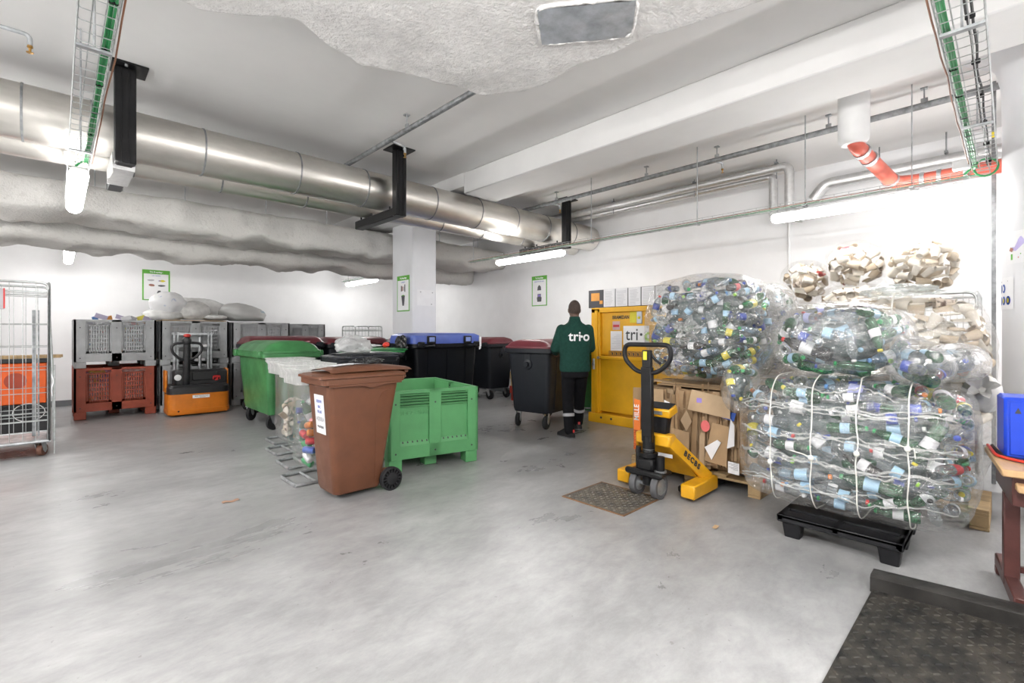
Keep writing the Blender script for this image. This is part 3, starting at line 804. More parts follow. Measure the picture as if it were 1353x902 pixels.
four_wheel_container('dark container with maroon lid half hidden by the pillar', (5.53, 8.62, 0), 0, DKGREY, MAROON, L=1.15, W=.72, rim=1.14, top=1.27)
# blue lid clasps
tb = [o for o in C.objects if o.get('label', '').startswith('black four wheeled')][0]
for sx in (-.36, .36):
    q = MB().box((sx, -.392, 1.245), (.16, .03, .125), .008); q.build('lid_clasp', M['blackp'], tb)
    MB().box((sx, -.410, 1.25), (.10, .012, .07), .004).build('clasp_window', plas('clasp blue', (.22, .30, .62)), tb)
MB().grid(lambda u, v: (.60 + .07 * u, -.40 - .02 * math.sin(u * 5), 1.29 - .22 * v + .06 * u * v), 8, 10).build('torn_tape', M['paper'], tb)

# ---- two wheeled bins
def two_wheel_bin(label, loc, rz, body, lid, L=.56, W=.42, Lb=.42, Wb=.34, rim=.97, top=1.05, group=None):
    """local: front at -x, wheels at +x, width along y"""
    t = thing('wheelie_bin', label, 'bin', loc, rz, group)
    q = MB(); rs = []
    x0b, x1b, x0t, x1t = -Lb / 2, Lb / 2, -Lb / 2 - .07, Lb / 2 + (L - Lb) - .07
    for a in (0, .04, .3, .6, .9, 1):
        xa, xb = x0b + (x0t - x0b) * a, x1b + (x1t - x1b) * a ** 1.15
        w = Wb + (W - Wb) * a
        if a == 0: xa += .01; xb -= .01; w -= .02
        rs.append(rrect((xa + xb) / 2, 0, xb - xa, w, .05, .045 + (rim - .045 - .03) * a, 5))
    q.rings(rs)
    # wheel arch cut hinted by an undercut shoulder, front corner ribs
    for sy in (-1, 1):
        q.rings([[(x0t + .015, sy * (W / 2 - .03), rim - .12), (x0t - .005, sy * (W / 2 - .05), rim - .05), (x0t + .06, sy * (W / 2 + .012), rim - .05)], [(x0t + .012, sy * (W / 2 - .035), rim - .04), (x0t - .06, sy * (W / 2 - .03), rim - .03), (x0t + .06, sy * (W / 2 + .012), rim - .03)]])
    q.build('body', body, t)
    r = MB(); xc = (x0t + x1t) / 2; Lt = x1t - x0t
    r.rings([rrect(xc, 0, Lt + .02, W + .02, .05, rim - .06), rrect(xc - .005, 0, Lt + .09, W + .07, .05, rim - .045), rrect(xc - .005, 0, Lt + .09, W + .07, .05, rim)])
    r.tube(arcpath([(x1t - .01, -W * .42, rim - .03), (x1t + .075, -W * .42, rim - .015), (x1t + .075, W * .42, rim - .015), (x1t - .01, W * .42, rim - .03)], .03), .016, 8)
    r.build('rim', body, t)
    for sy in (-1, 1):
        wv = [(x0t + .0 + (Lt) * i / 24, rim - .03) for i in range(25)]
        lo_ = [(x0t + Lt * i / 24, rim - .062 - .026 * math.exp(-((i / 24 - .58) / .10) ** 2)) for i in range(24, -1, -1)]
        r2 = MB().prism(wv + lo_, .012, Matrix.Translation((0, sy * (W / 2 + .024) + (.006 if sy > 0 else 0) + .006, 0)) @ Matrix.Rotation(PI / 2, 4, 'X')); r2.build('grip_rim', body, t)
    d = MB(); k = top - rim
    d.rings([rrect(xc - .01, 0, Lt + .12, W + .09, .045, rim + .004), rrect(xc - .01, 0, Lt + .12, W + .09, .045, rim + .022), rrect(xc - .005, 0, Lt + .07, W + .05, .045, rim + .032), rrect(xc + .02, 0, Lt - .02, W - .01, .05, rim + .04)])
    def top_fn(u, v):
        x = x0t + .03 + (Lt + .09) * u; y = (v - .5) * (W + .0)
        return (x, y, rim + .036 + (k - .03) * (math.sin(PI * min(1, u * .75 + .12))) ** .7 * (1 - (2 * v - 1) ** 4 * .75))
    d.grid(top_fn, 18, 14)
    d.tube([(x1t + .09, -W * .40, rim + .035), (x1t + .09, W * .40, rim + .035)], .02, 10)
    d.build('lid', lid, t)
    wx, wr = x1b + .06, .10
    MB().cyl((wx, -Wb / 2 - .06, wr), (wx, Wb / 2 + .06, wr), .012, n=8).build('axle', M['galvd'], t)
    for sy in (-1, 1): MB().box((wx - .035, sy * (Wb / 2 - .04), wr + .02), (.1, .04, .12), .01).build('axle_block', body, t)
    for sy in (-1, 1):
        w = MB(); w.M = Matrix.Translation((wx, sy * (Wb / 2 + .035), wr)) @ Matrix.Rotation(sy * -PI / 2, 4, 'X')
        w.lathe([(.015, -.025), (wr * .9, -.025), (wr, -.015), (wr, .02), (wr * .9, .027), (wr * .84, .027), (wr * .82, -.004), (wr * .52, -.004), (wr * .50, .026), (.03, .03), (.0, .034)], 30)
        for s in range(16):
            a = 2 * PI * s / 16
            w.box((math.cos(a) * wr * .67, math.sin(a) * wr * .67, .010), (wr * .36, .011, .026), rot=Matrix.Rotation(a, 3, 'Z'))
        w.build('wheel', M['rubber'], t)
    return t
bb_ = two_wheel_bin('brown wheelie bin with a white paper label standing nearest the viewer', (1.815, 3.91, 0), 0, BROWN, BROWN, L=.64, W=.43, Lb=.42, Wb=.36, rim=.985, top=1.075)
# its label
lab = MB(); lab.grid(lambda u, v: (-.2500 - .0245 * v, .075 - .19 * u, .53 + .32 * v), 4, 2)
lb = lab.build('paper_label', M['paper'], bb_)
nx = Vector((-1, 0, -.075)).normalized()
for tx, z, sz, m_ in (('RESERVE', .795, .034, M['bluink']), ('BAC', .75, .036, M['bluink']), ('RELAIS', .71, .034, M['bluink']), ('AQUILA', .65, .05, M['greyink']), ('PLASTIQUE', .585, .028, M['ink'])):
    xx = -.2500 - .0245 * (z - .53) / .32 - .0015
    text(tx, sz, m_, lb, face_matrix((xx, -.02, z), nx), extrude=.0004, xs=.85)
MB().bb((-.02, -.2140, .88), (-.012, -.2130, .94)).build('seam', BROWN, bb_)
MB().tube(arcpath([(.14, -.187, .10), (.14, -.205, .75), (.20, -.2135, .86), (.30, -.2155, .88)], .06), .0035, 6).build('moulded_edge', BROWN, bb_)
# a paper sheet and a crumpled black bag on that lid
t = MB().grid(lambda u, v: (1.66 + .34 * u, 3.86 + .12 * v - .03 * u, 1.061 + .028 * math.sin(PI * min(1, (u * .62 + .16))) ), 10, 3)
tag(t.build('paper_sheet', M['paper']), 'white paper strip lying on the brown bin lid', 'paper')
def crumple(name, label, cat, c, d, m, seed, amp=.35, group=None, nu=40, nv=24, flat=-.6):
    q = MB()
    def fn(p): return 1 + amp * noise.fractal(p * 2.2 + Vector((seed, seed * .7, 0)), 1, 2, 4) + amp * .5 * abs(noise.noise(p * 5 + Vector((0, seed, 0))))
    q.ell((0, 0, 0), d, nu, nv, fn)
    zc_ = flat * d[2]
    q.v = [Vector((v.x + c[0], v.y + c[1], max(v.z, zc_) + c[2])) for v in q.v]
    o = q.build(name, m, ang=180)
    return tag(o, label, cat, group)
BAGBLK = mat('black bag film', (.018, .019, .021), .22, 0, .4, 14, .6, 30)
crumple('plastic_bag', 'crumpled black plastic bag lying on the brown bin lid', 'bag', (1.99, 3.93, 1.10), (.13, .045, .03), BAGBLK, 3, .5)

# dark and green bins behind
two_wheel_bin('dark grey bin with flat black lid carrying a crumpled clear bag', (2.88, 5.95, 0), 0, DKGREY, LIDBLK, L=.72, W=.52, Lb=.52, Wb=.44, rim=1.03, top=1.10)
two_wheel_bin('dark bin with bright green lid beside the blue lidded container', (3.38, 6.58, 0), 0, DKGREY, GREENL, L=.66, W=.54, Lb=.46, Wb=.42, rim=1.06, top=1.13)
two_wheel_bin('green bin standing between the yellow baler and the right wall', (6.60, 5.10, 0), rad(205), GREENB, GREENB, L=.6, W=.56, Lb=.42, Wb=.46, rim=1.02, top=1.09)
two_wheel_bin('far dark green bin beside the chrome cage behind the pillar', (5.15, 10.1, 0), rad(90), DGREEN, DGREEN, L=.66, W=.55, Lb=.46, Wb=.44, rim=1.18, top=1.28)
BAGCLR = film('crumpled bag film', (.90, .91, .92), .6, .35, .5, .18, 14, bump=.5)
crumple('plastic_bag', 'crumpled clear plastic bag on the black bin lid', 'bag', (2.78, 5.88, 1.175), (.22, .17, .13), BAGCLR, 5, .3, flat=-.5)
crumple('plastic_bag', 'black plastic bag hanging at the left end of the blue lidded container', 'bag', (3.87, 6.56, 1.16), (.05, .16, .14), BAGBLK, 8, .3, flat=-1.4)
o = MB().lathe([(.0, -.05), (.035, -.048), (.04, -.02), (.04, .02), (.03, .05), (.0, .055)], 20, 0, Matrix.Translation((3.60, 6.52, 1.175)) @ Matrix.Rotation(rad(80), 4, 'X'))
tag(o.build('red_ball', mat('bright red plastic', (.75, .05, .03), .35)), 'bright red round ball resting on the green bin lid', 'ball')
crumple('paper_scrap', 'white crumpled paper on the green bin lid', 'paper', (3.4, 6.62, 1.16), (.16, .10, .02), M['paper'], 12, .3)

# ---- pallet boxes
def pallet_box(name, label, loc, m, lx=1.03, ly=1.18, z0=0., z1=.78, style='slots', feet=.12, group=None, fine=True):
    """local origin at near left corner on the ground of the box; front face along x at y=0"""
    t = thing(name, label, 'crate', loc, 0, group)
    th = .035; H = z1; zf = feet
    def face(q, P, ln, side):
        """P(a, b, z): a along face, b outward depth(0=outer skin), z"""
        def bx(a0, a1, b0, b1, za, zb, bev=.004):
            p, r = P(a0, b0, za), P(a1, b1, zb)
            q.bb([min(i, j) for i, j in zip(p, r)], [max(i, j) for i, j in zip(p, r)], bev)
        pw = .145 if style != 'solid' else .12; cw = .13
        bx(0, pw, 0, th, 0 if False else zf * .98, H); bx(ln - pw, ln, 0, th, zf * .98, H)
        bx(ln / 2 - cw / 2, ln / 2 + cw / 2, 0, th, zf, H)
        bx(pw - .01, ln - pw + .01, .0, th, zf, zf + .13); bx(pw - .01, ln - pw + .01, .0, th, H - .035, H)
        for a0, a1 in ((pw, ln / 2 - cw / 2), (ln / 2 + cw / 2, ln - pw)):
            if style == 'solid':
                bx(a0 - .005, a1 + .005, .024, .034, zf + .10, H - .165, 0); bx(a0 - .005, a1 + .005, .050, .056, H - .18, H - .02, 0)
                for k in range(5): bx(a0 - .003, a1 + .003, .004, .030, H - .052 - .028 * k, H - .041 - .028 * k, .003)
                p0, p1 = P(a0, .0, zf + .13), P(a1, .022, zf + .18)
                q.add([P(a0, .0, zf + .13), P(a1, .0, zf + .13), P(a1, .022, zf + .175), P(a0, .022, zf + .175)], [(0, 1, 2, 3)])
            elif not side:
                za, zb = zf + .13, H - .035
                if not fine:
                    bx(a0 - .005, a1 + .005, .012, .022, za, zb, 0); continue
                for k in range(3): bx(a0, a1, .004, .02, zb - .012 - .020 * k, zb - .004 - .020 * k, .002)
                zb -= .06
                bx(a0 - .005, a0 + .03, .012, .024, za, zb + .02, 0); bx(a1 - .03, a1 + .005, .012, .024, za, zb + .02, 0)
                nc, nr_ = 8, 6
                wa = (a1 - a0 - .06); ha = zb - za
                bx(a0, a1, .012, .024, za, za + .035, 0)
                for c_ in range(nc + 1):
                    x = a0 + .03 + wa * c_ / nc; bx(x - .009, x + .009, .012, .024, za, zb + .02, 0)
                for r_ in range(nr_ + 1):
                    z = za + .035 + (ha - .035) * r_ / nr_; bx(a0 + .02, a1 - .02, .013, .023, z - .010, z + .010, 0)
            else:
                bx(a0 - .005, a1 + .005, .045, .055, zf + .08, H - .02, 0)
                for k in range(1): bx((a0 + a1) / 2 - .03, (a0 + a1) / 2 + .03, 0, .05, zf, H)
    q = MB()
    face(q, lambda a, b, z: (a, b, z), lx, False)
    q.build('front_wall', m, t)
    q = MB(); face(q, lambda a, b, z: (b, a, z), ly, style != 'solid'); q.build('side_wall', m, t)
    q = MB(); face(q, lambda a, b, z: (lx - b, a, z), ly, style != 'solid'); q.build('side_wall', m, t)
    q = MB().bb((0, ly - th, zf), (lx, ly, H), .004); q.build('rear_wall', m, t)
    q = MB().bb((.02, .02, zf), (lx - .02, ly - .02, zf + .03)); q.build('bottom', m, t)
    for x in (.075, lx / 2, lx - .075):
        for y in (.075, ly / 2, ly - .075):
            if style != 'solid' and abs(x - lx / 2) < .01 and y < .2: continue
            if style == 'solid' and abs(x - lx / 2) < .01 and y < .2: y = .20
            MB().box((x, y, zf / 2 + .002), (.145 if style != 'solid' else .13, .14, zf), .006).build('foot', m, t)
    if style == 'solid':
        w_ = MB()
        for a0, a1 in ((.12, lx / 2 - .065), (lx / 2 + .065, lx - .12)):
            for k in range(6):
                x = a0 + (a1 - a0) * (k + .5) / 6; w_.add([(x - .004, .0085, zf + .155), (x + .012, .0085, zf + .155), (x + .008, .0165, zf + .172), (x - .002, .0165, zf + .172)], [(0, 1, 2, 3)])
        w_.build('drain_slots', M['ink'], t)
    h = MB()
    for x in (.075, lx / 2, lx - .075):
        for z in (H - .13, zf + .06): h.cyl((x, -.0015, z), (x, .004, z), .009, n=10)
    h.build('drain_hole', M['ink'], t)
    return t

PAPC = [mat('scrap ' + n, c, .7, var=.05) for n, c in (('white', (.75, .75, .77)), ('grey', (.45, .45, .48)), ('yellow', (.65, .58, .10)), ('blue', (.10, .22, .50)), ('brown', (.35, .22, .13)), ('lilac', (.42, .38, .50)), ('red', (.45, .08, .08)), ('orange', (.65, .28, .06)))]
def paper_fill(loc, lx, ly, z0, z1, n, label, seed, blue_first=False):
    r_ = random.Random(seed); q = MB()
    for i in range(n):
        x = r_.uniform(.13, lx - .13); s = r_.uniform(.08, .15); z = r_.uniform(z0 + .04 + s * .6, z1 - s * .6)
        x = min(max(x, .06 + s * .55), lx - .06 - s * .55); y = .06 + s * .5 + (0 if r_.random() < .6 else r_.random() * .8)
        ci = r_.choice([0] * 26 + [1, 1, 1, 2, 3, 4, 5, 5, 6, 7])
        if blue_first and x < lx * .5 and z > z1 - .2: ci = r_.choice([3, 3, 2, 0])
        q.box((loc[0] + x, loc[1] + y, loc[2] + z), (s, .006, s * .8), 0, ci, Euler((r_.uniform(-.5, .5), r_.uniform(-3, 3), r_.uniform(-.5, .5))))
    o = q.build('waste_paper', PAPC)
    return tag(o, label, 'waste paper', kind='stuff')
# stack at left: grey crate on red crate
XA, YA = .19, 9.96
pallet_box('pallet_crate', 'red slotted pallet crate standing on the floor under a grey one', (XA, YA, 0), REDC, z1=.80)
paper_fill((XA, YA, 0), 1.03, 1.18, .12, .78, 420, 'loose waste paper inside the red crate', 1, True)
pallet_box('pallet_crate', 'grey slotted pallet crate stacked on the red crate, paper poking out', (XA, YA, .80), GREYC, z1=.765, feet=.10)
paper_fill((XA, YA, .80), 1.03, 1.18, .10, .765, 420, 'loose waste paper inside the grey crate above the red one', 2)
XB = 1.27
pallet_box('pallet_crate', 'grey pallet crate on the floor behind the orange stacker', (XB, YA, 0), GREYC, z1=.80)
pallet_box('pallet_crate', 'upper grey pallet crate behind the orange stacker, under the white sacks', (XB, YA, .80), GREYC, z1=.76, feet=.10)
pallet_box('pallet_crate', 'lower grey crate of the third stack, behind the maroon lidded container', (2.345, YA, 0), GREYC, z1=.80)
pallet_box('pallet_crate', 'upper grey crate of the third stack with yellow tape bits', (2.345, YA, .80), GREYC, z1=.75, feet=.10)
pallet_box('pallet_crate', 'lower grey crate of the last stack toward the pillar', (3.42, YA + .45, 0), GREYC, z1=.80, lx=.85)
pallet_box('pallet_crate', 'upper grey crate of the last stack toward the pillar', (3.42, YA + .45, .80), GREYC, z1=.745, lx=.85, feet=.10)
# boards laid on the crates under the sacks
tag(MB().bb((XB + .03, YA + .04, 1.566), (XB + 1.0, YA + 1.05, 1.578)).build('cardboard_sheet', mat('kraft flat', (.42, .30, .18), .8)), 'brown cardboard sheet lying under the white sacks', 'cardboard')
# paper scraps standing up out of the top crate
for k, (x, dz, ci, sc_) in enumerate(((.36, .055, 5, .16), (.46, .03, 7, .10), (.62, .05, 5, .12), (.70, .035, 0, .13), (.80, .03, 1, .1), (.92, .045, 2, .12), (1.0, .03, 5, .11), (.28, .025, 3, .08))):
    o = MB().box((XA + x * .92, YA + .14 + .03 * (k % 3), 1.56 + dz), (sc_, .004, .075), 0, 0, Euler((.3, .35 * (-1) ** k, .4 * math.sin(k * 2.1)))).build('paper_scrap', PAPC[ci])
    tag(o, f"{['lilac', 'small orange', 'pale lilac', 'white', 'grey', 'yellow', 'lilac grey', 'small blue'][k]} paper scrap sticking out of the top grey crate, {['near its left end', 'beside the lilac one', 'just left of its middle', 'at its middle', 'right of its middle', 'near its right end', 'at its right end', 'at its left corner'][k]}", 'paper', 'paper scraps poking out of the grey crate')
# green box
gb = pallet_box('pallet_box', 'light green solid pallet box beside the brown bin', (0, 0, 0), GREENC, lx=.96, ly=1.20, z1=.79, style='solid', feet=.12)
gb.location = (2.29, 4.11, 0); gb.rotation_euler = (0, 0, rad(-13))
text('SUEZ - SPAD', .055, GREENC, gb, face_matrix((.285, .0205, .565), (0, -1, 0)), extrude=.0022, bold=.0015)

# ---- sacks on the crates
SACK = mat('milky sack film', (.84, .84, .83), .25, 0, .12, 9, .6, 12, trans=.25, spec=.5)
SACKG = mat('greyish sack film', (.68, .67, .65), .25, 0, .18, 9, .6, 12, trans=.2)
SACKB = mat('milky sack film with blue bits', (.84, .84, .85), .25, 0, .1, 12, .6, 12, col2=(.40, .47, .66), lo=.62, hi=.72, trans=.25)
def sack(label, c, d, m, seed, rz=0., knot=None, amp=.10, group='white sacks on the grey crates', flat=-.75, ry=0.):
    t = thing('plastic_sack', label, 'sack', c, rz, group)
    q = MB()
    def fn(p): return 1 + amp * noise.fractal(p * 1.6 + Vector((seed, 0, seed)), 1, 2, 3) + amp * .55 * abs(noise.noise(p * 5 + Vector((0, seed, 0))))
    R_ = Matrix.Rotation(ry, 3, 'Y')
    q.ell((0, 0, 0), d, 44, 26, fn)
    q.v = [R_ @ v for v in q.v]
    q.v = [Vector((v.x, v.y, max(v.z, flat * d[2]))) for v in q.v]
    q.build('filled_body', m, t, ang=180)
    if knot:
        k = MB(); p = Vector(knot); n_ = p.normalized()
        rs = []
        u = n_.orthogonal().normalized(); w = n_.cross(u)
        for i, (s, rr) in enumerate(((-.06, .06), (0, .016), (.03, .03), (.09, .07))):
            rs.append([p + n_ * s + (u * math.cos(a) + w * math.sin(a)) * rr * (1 + .3 * math.sin(a * 5 + i)) for a in [2 * PI * j / 20 for j in range(20)]])
        k.rings(rs, cap=False); k.build('tied_neck', m, t, ang=180)
    return t
ZT = 1.592
sack('round white sack with blue bits, upper left of the sack pile', (1.42, 10.22, ZT + .27), (.27, .25, .21), SACKB, 1, flat=-2)
sack('white sack squeezed under the round one with blue bits', (1.36, 10.25, ZT + .07), (.30, .27, .12), SACK, 2)
sack('greyish rounded sack lying on the cardboard in the pile middle', (1.80, 10.22, ZT + .145), (.27, .24, .19), SACKG, 3)
sack('large white sack draped over the greyish one with a tied end', (2.02, 10.62, ZT + .21), (.52, .30, .20), SACK, 4, rz=.1, knot=(.46, -.12, -.08), ry=.16, flat=-2)
sack('clear grey sack with a blue streak at the right end of the pile', (2.62, 10.40, ZT + .14), (.42, .28, .19), mat('grey sack with blue streak', (.60, .60, .59), .28, 0, .1, 4, .35, 16, col2=(.12, .32, .48), lo=.66, hi=.70, trans=.25), 5, ry=.12)
sack('flat white sack end lying on the crate edge', (2.10, 10.12, ZT + .05), (.22, .12, .05), SACK, 6)

# ---- clear bag stands
FILMB = film('hanging bag film', (.85, .86, .87), .03, .16, .45, .15, 5, stretch=(4, 4, .6), bump=.35, wlo=.45, whi=.75)
FILMR = film('bag rim film', (.88, .89, .88), .55, .35, .35, .25, 7, stretch=(3, 3, 1.5), bump=.3)
def bag_stand(label, loc, baglabel, seed, h=1.03, w=.40, dep=.36):
    t = thing('bag_stand', label, 'bag stand', loc, 0, 'bag stands in a row')
    z = .016
    MB().tube(arcpath([(-.24, -w / 2, z), (.24, -w / 2, z), (.24, w / 2, z), (-.24, w / 2, z), (-.24, -w / 2 + .001, z)], .06), .016, 8).tube([(-.06, -w / 2, z), (-.06, w / 2, z)], .013, 8).build('base_loop', M['galv'], t)
    MB().tube(arcpath([(.24, 0, z), (.255, 0, h - .20), (.1985, 0, h - .17), (.1985, 0, h - .075)], .03), .007, 8).build('post', M['galv'], t)
    MB().tube([(v.x, v.y, v.z) for v in rrect(0, 0, dep + .034, w + .034, .06, h - .07, 4)], .006, 6, closed=True).build('hoop', M['galv'], t)
    b = thing('clear_sack', baglabel, 'sack', loc, 0, 'clear sacks hung on the stands')
    q = MB(); rs = []
    zb = .09
    for i in range(19):
        a = i / 18; zz = zb + (h - .05 - zb) * a
        s = (.45 + .55 * min(1, a * 9) ** .5) * (.97 - .12 * math.sin(PI * min(1, a * .9)) + .03 * a)
        rs.append([Vector((p.x * s * (1 + .05 * noise.noise(Vector((p.x * 6, p.y * 6, zz * 3 + seed)))), p.y * s * (1 + .05 * noise.noise(Vector((p.x * 6, p.y * 6, zz * 3 + seed + 9)))), zz)) for p in rrect(0, 0, dep - .02, w - .02, .08, 0, 5)])
    q.rings(rs, cap=False); q.add(list(rs[0]), [tuple(range(len(rs[0])))])
    q.build('sack_body', FILMB, b, ang=180)
    rim_ = MB()
    r0 = [rrect(0, 0, dep + s, w + s, .07, zz, 5) for s, zz in ((-.01, h - .05), (.03, h - .028), (.12, h + .005), (.125, h), (.07, h - .045), (.065, h - .14))]
    rim_.rings(r0, cap=False); rim_.build('folded_rim', FILMR, b, ang=60)
    return t
SX = [(2.15, 6.33), (1.99, 5.77), (1.90, 5.12), (1.75, 4.52)]
bag_stand('bag stand farthest back, next to the green container', SX[0] + (0,), 'clear sack on the farthest stand, mostly empty', 1)
bag_stand('second bag stand from the back, holding the paper cup sack', SX[1] + (0,), 'clear sack half full of paper cups', 2)
bag_stand('third bag stand, holding the plastic bottle sack', SX[2] + (0,), 'clear sack with a few plastic bottles at the bottom', 3)
bag_stand('nearest bag stand, half hidden by the brown bin', SX[3] + (0,), 'clear sack of drink cans half hidden by the brown bin', 4)
# ================================================================ machines
ORANGE = mat('machine orange', (.62, .18, .012), .35, var=.2, vs=3); STBLK = mat('machine black', (.018, .018, .02), .45, var=.3)
YEL = mat('baler yellow', (.78, .41, .012), .38, var=.12, vs=2.5, bump=.03); YELJ = mat('jack yellow', (.72, .36, .012), .35, var=.15, vs=6)
# ---- pedestrian stacker
t = thing('pallet_stacker', 'orange and black electric pedestrian stacker parked in front of the grey crates', 'stacker', (1.72, 9.30, 0))
def outl(w, d, r): return [(v.x, v.y) for v in rrect(0, 0, w, d, r, 0, 6)]
q = MB(); q.rings([rrect(0, .2, .86, .50, .10, z, 6) for z in (.03,)] + [rrect(0, .2, .88, .52, .10, z, 6) for z in (.05, .11)] + [rrect(0, .2, .87, .50, .10, z, 6) for z in (.115, .34, .36)]); q.build('chassis_cover', ORANGE, t)
q = MB(); q.rings([rrect(0, .2, .86, .50, .10, .36, 6), rrect(0, .2, .86, .50, .10, .46, 6), rrect(0, .22, .82, .44, .09, .50, 6)]); q.build('battery_cover', STBLK, t)
q = MB().box((0.06, .30, .60), (.76, .30, .26), .03); q.box((.1, .14, .63), (.36, .03, .14), .01); q.build('motor_hood', STBLK, t)
for sx in (-1, 1): MB().box((sx * .425 + (.02 if sx > 0 else 0), .30, .555), (.035, .24, .37), .015).build('side_guard', ORANGE, t)
q = MB().lathe([(.05, 0), (.05, .01), (.035, .012), (.0, .014)], 20, 0, Matrix.Translation((-.28, .145, .62)) @ Matrix.Rotation(PI / 2, 4, 'X')); q.build('gauge', M['whitepl'], t)
q = MB().box((.27, .128, .60), (.11, .02, .015), .003); q.tube(arcpath([(.22, .13, .56), (.22, .12, .62), (.32, .12, .62), (.32, .13, .56)], .02), .009, 6); q.box((.27, .135, .585), (.05, .02, .09), .006); q.build('emergency_handle', mat('signal red', (.55, .03, .03), .4), t)
lbp = MB().bb((-.11, -.062, .285), (.13, -.058, .335)).build('maker_plate', M['white'], t)
text('\u25b2\u25b2 MANUTENTION', .02, M['ink'], lbp, face_matrix((.015, -.0625, .318), (0, -1, 0)), extrude=.0005); text('04 90 00 00', .016, M['ink'], lbp, face_matrix((.03, -.0625, .298), (0, -1, 0)), extrude=.0005)
q = MB().cyl((-.30, -.055, .09), (-.30, -.064, .09), .014, n=12).build('bolt', M['blackp'], t)
# tiller
q = MB().tube(arcpath([(-.17, .16, .42), (-.17, .10, .60), (-.17, .06, .86), (-.17, .03, 1.22)], .2), [.05] * 8 + [.055] * 7 if False else .052, 14); q.box((-.17, .14, .45), (.2, .22, .05), .02); q.build('tiller_arm', STBLK, t)
q = MB()
for sx in (-1, 1): q.tube(arcpath([(-.17, .03, 1.20), (-.17 + sx * .20, .02, 1.18), (-.17 + sx * .21, .03, 1.05), (-.17 + sx * .10, .05, .93), (-.17, .07, .90)], .07), .021, 10)
q.ell((-.17, .03, 1.22), (.065, .06, .09), 16, 10); q.build('tiller_grip', STBLK, t)
MB().ell((-.17, .015, 1.31), (.055, .045, .03), 16, 8).build('belly_switch', mat('switch red', (.6, .05, .04), .35), t)
# mast
q = MB()
for sx in (-1, 1):
    for k in (0, .045): q.box((sx * (.27 - k), .545, .72), (.03, .07, 1.3), .005)
q.box((0, .545, 1.335), (.60, .06, .045), .005); q.box((0, .55, 1.13), (.52, .04, .06), .005); q.box((0, .55, .52), (.52, .04, .06), .005)
q.cyl((.10, .53, .5), (.10, .53, 1.28), .025, n=12); q.build('mast', M['galv'], t)
MB().box((.16, .505, 1.13), (.09, .02, .05), .004).build('cylinder_block', M['whitepl'], t)
for sx in (-.3, .3): MB().cyl((sx - .03, .2, .04), (sx + .03, .2, .04), .04, n=18).build('wheel', M['rubber'], t)

# ---- yellow baler
BX, BY0, BY1 = 5.96, 3.36, 4.47
t = thing('waste_baler', 'yellow vertical baler against the right wall behind the cardboard bale', 'baler', (BX, BY1, 0))
W_ = BY1 - BY0            # local: x into the machine, y negative along the front
def B(lo, hi, name, m, bev=.006): return MB().bb(lo, hi, bev).build(name, m, t)
B((.10, -W_ + .02, .12), (.85, -.02, 1.70), 'chamber', YEL)
B((-.05, -W_, .0), (.88, 0.02, .14), 'base_sill', YEL)
hs = MB()
for y in (-.22, -.40, -.8): hs.cyl((-.052, y, .085), (-.046, y, .085), .018, n=12)
hs.build('anchor_hole', M['ink'], t)
B((.0, -.16, .14), (.16, 0, 1.72), 'front_post', YEL); B((.0, -W_, .14), (.16, -W_ + .12, 1.72), 'front_post', YEL)
B((-.02, -.125, .14), (.005, -.075, 1.70), 'post_rib', YEL)
B((.0, -W_, 1.66), (.16, 0, 1.735), 'head_beam', YEL)
B((.05, -W_ + .12, 1.02), (.11, -.16, 1.66), 'upper_door', YEL)
B((.02, -W_ + .1, .17), (.08, -.15, .96), 'lower_door', YEL)
B((.0, -W_ + .1, .955), (.09, -.12, 1.005), 'door_rail', YEL)
q = MB().cyl((-.01, -.06, .80), (-.01, -.06, .96), .025, n=12).box((-.01, -.06, .88), (.06, .05, .05), .008); q.build('hinge', M['galv'], t)
q = MB().cyl((-.02, -.14, .98), (.02, -.14, .98), .02, n=10); q.build('bolt', M['galv'], t)
nX = (-1, 0, 0)
text('BRAMIDAN', .072, M['ink'], t, face_matrix((.049, -.50, 1.582), nX), bold=.002, extrude=.001, xs=.80)
B((.046, -.765, 1.50), (.05, -.655, 1.665), 'yellow_note', mat('note yellow', (.70, .62, .05), .6), 0)
sw = B((.03, -.86, 1.485), (.05, -.775, 1.66), 'key_switch', M['zinc'])
MB().cyl((.03, -.818, 1.57), (.015, -.818, 1.57), .02, n=16).build('button', mat('button yellow', (.75, .65, .03), .4), sw)
st = B((.046, -.485, 1.40), (.05, -.36, 1.525), 'warning_sticker', mat('sticker pink', (.62, .42, .42), .5), 0)
MB().bb((.044, -.475, 1.44), (.046, -.37, 1.475)).build('red_band', mat('sticker red', (.55, .05, .06), .5), st)
pp = B((.046, -.52, 1.09), (.049, -.325, 1.38), 'instruction_sheet', M['paper'], 0)
for k in range(9): MB().bb((.0445, -.50, 1.12 + .025 * k), (.046, -.345 - .04 * (k % 3), 1.123 + .025 * k)).build('text_line', M['greyink'], pp)
sg = B((.040, -1.10, 1.18), (.05, -.55, 1.455), 'company_sign', M['white'], 0)
text('tri', .25, M['ink'], sg, face_matrix((.0395, -.695, 1.325), nX), extrude=.0015, bold=.001, xs=.9)
text('\u00b7', .24, M['ink'], sg, face_matrix((.0395, -.845, 1.32), nX), extrude=.0015, bold=.006)
text('o', .25, M['lime'], sg, face_matrix((.0395, -.965, 1.32), nX), extrude=.0015, bold=.007)
text('le tri au bureau', .035, M['ink'], sg, face_matrix((.0395, -.90, 1.205), nX), extrude=.001)
pst = B((.016, -.93, 1.06 - .05), (.02, -.29, 1.0 + .09), 'pictogram_strip', mat('strip amber', (.50, .25, .02), .5), 0)
pst.location = (.028, 0, -.0)
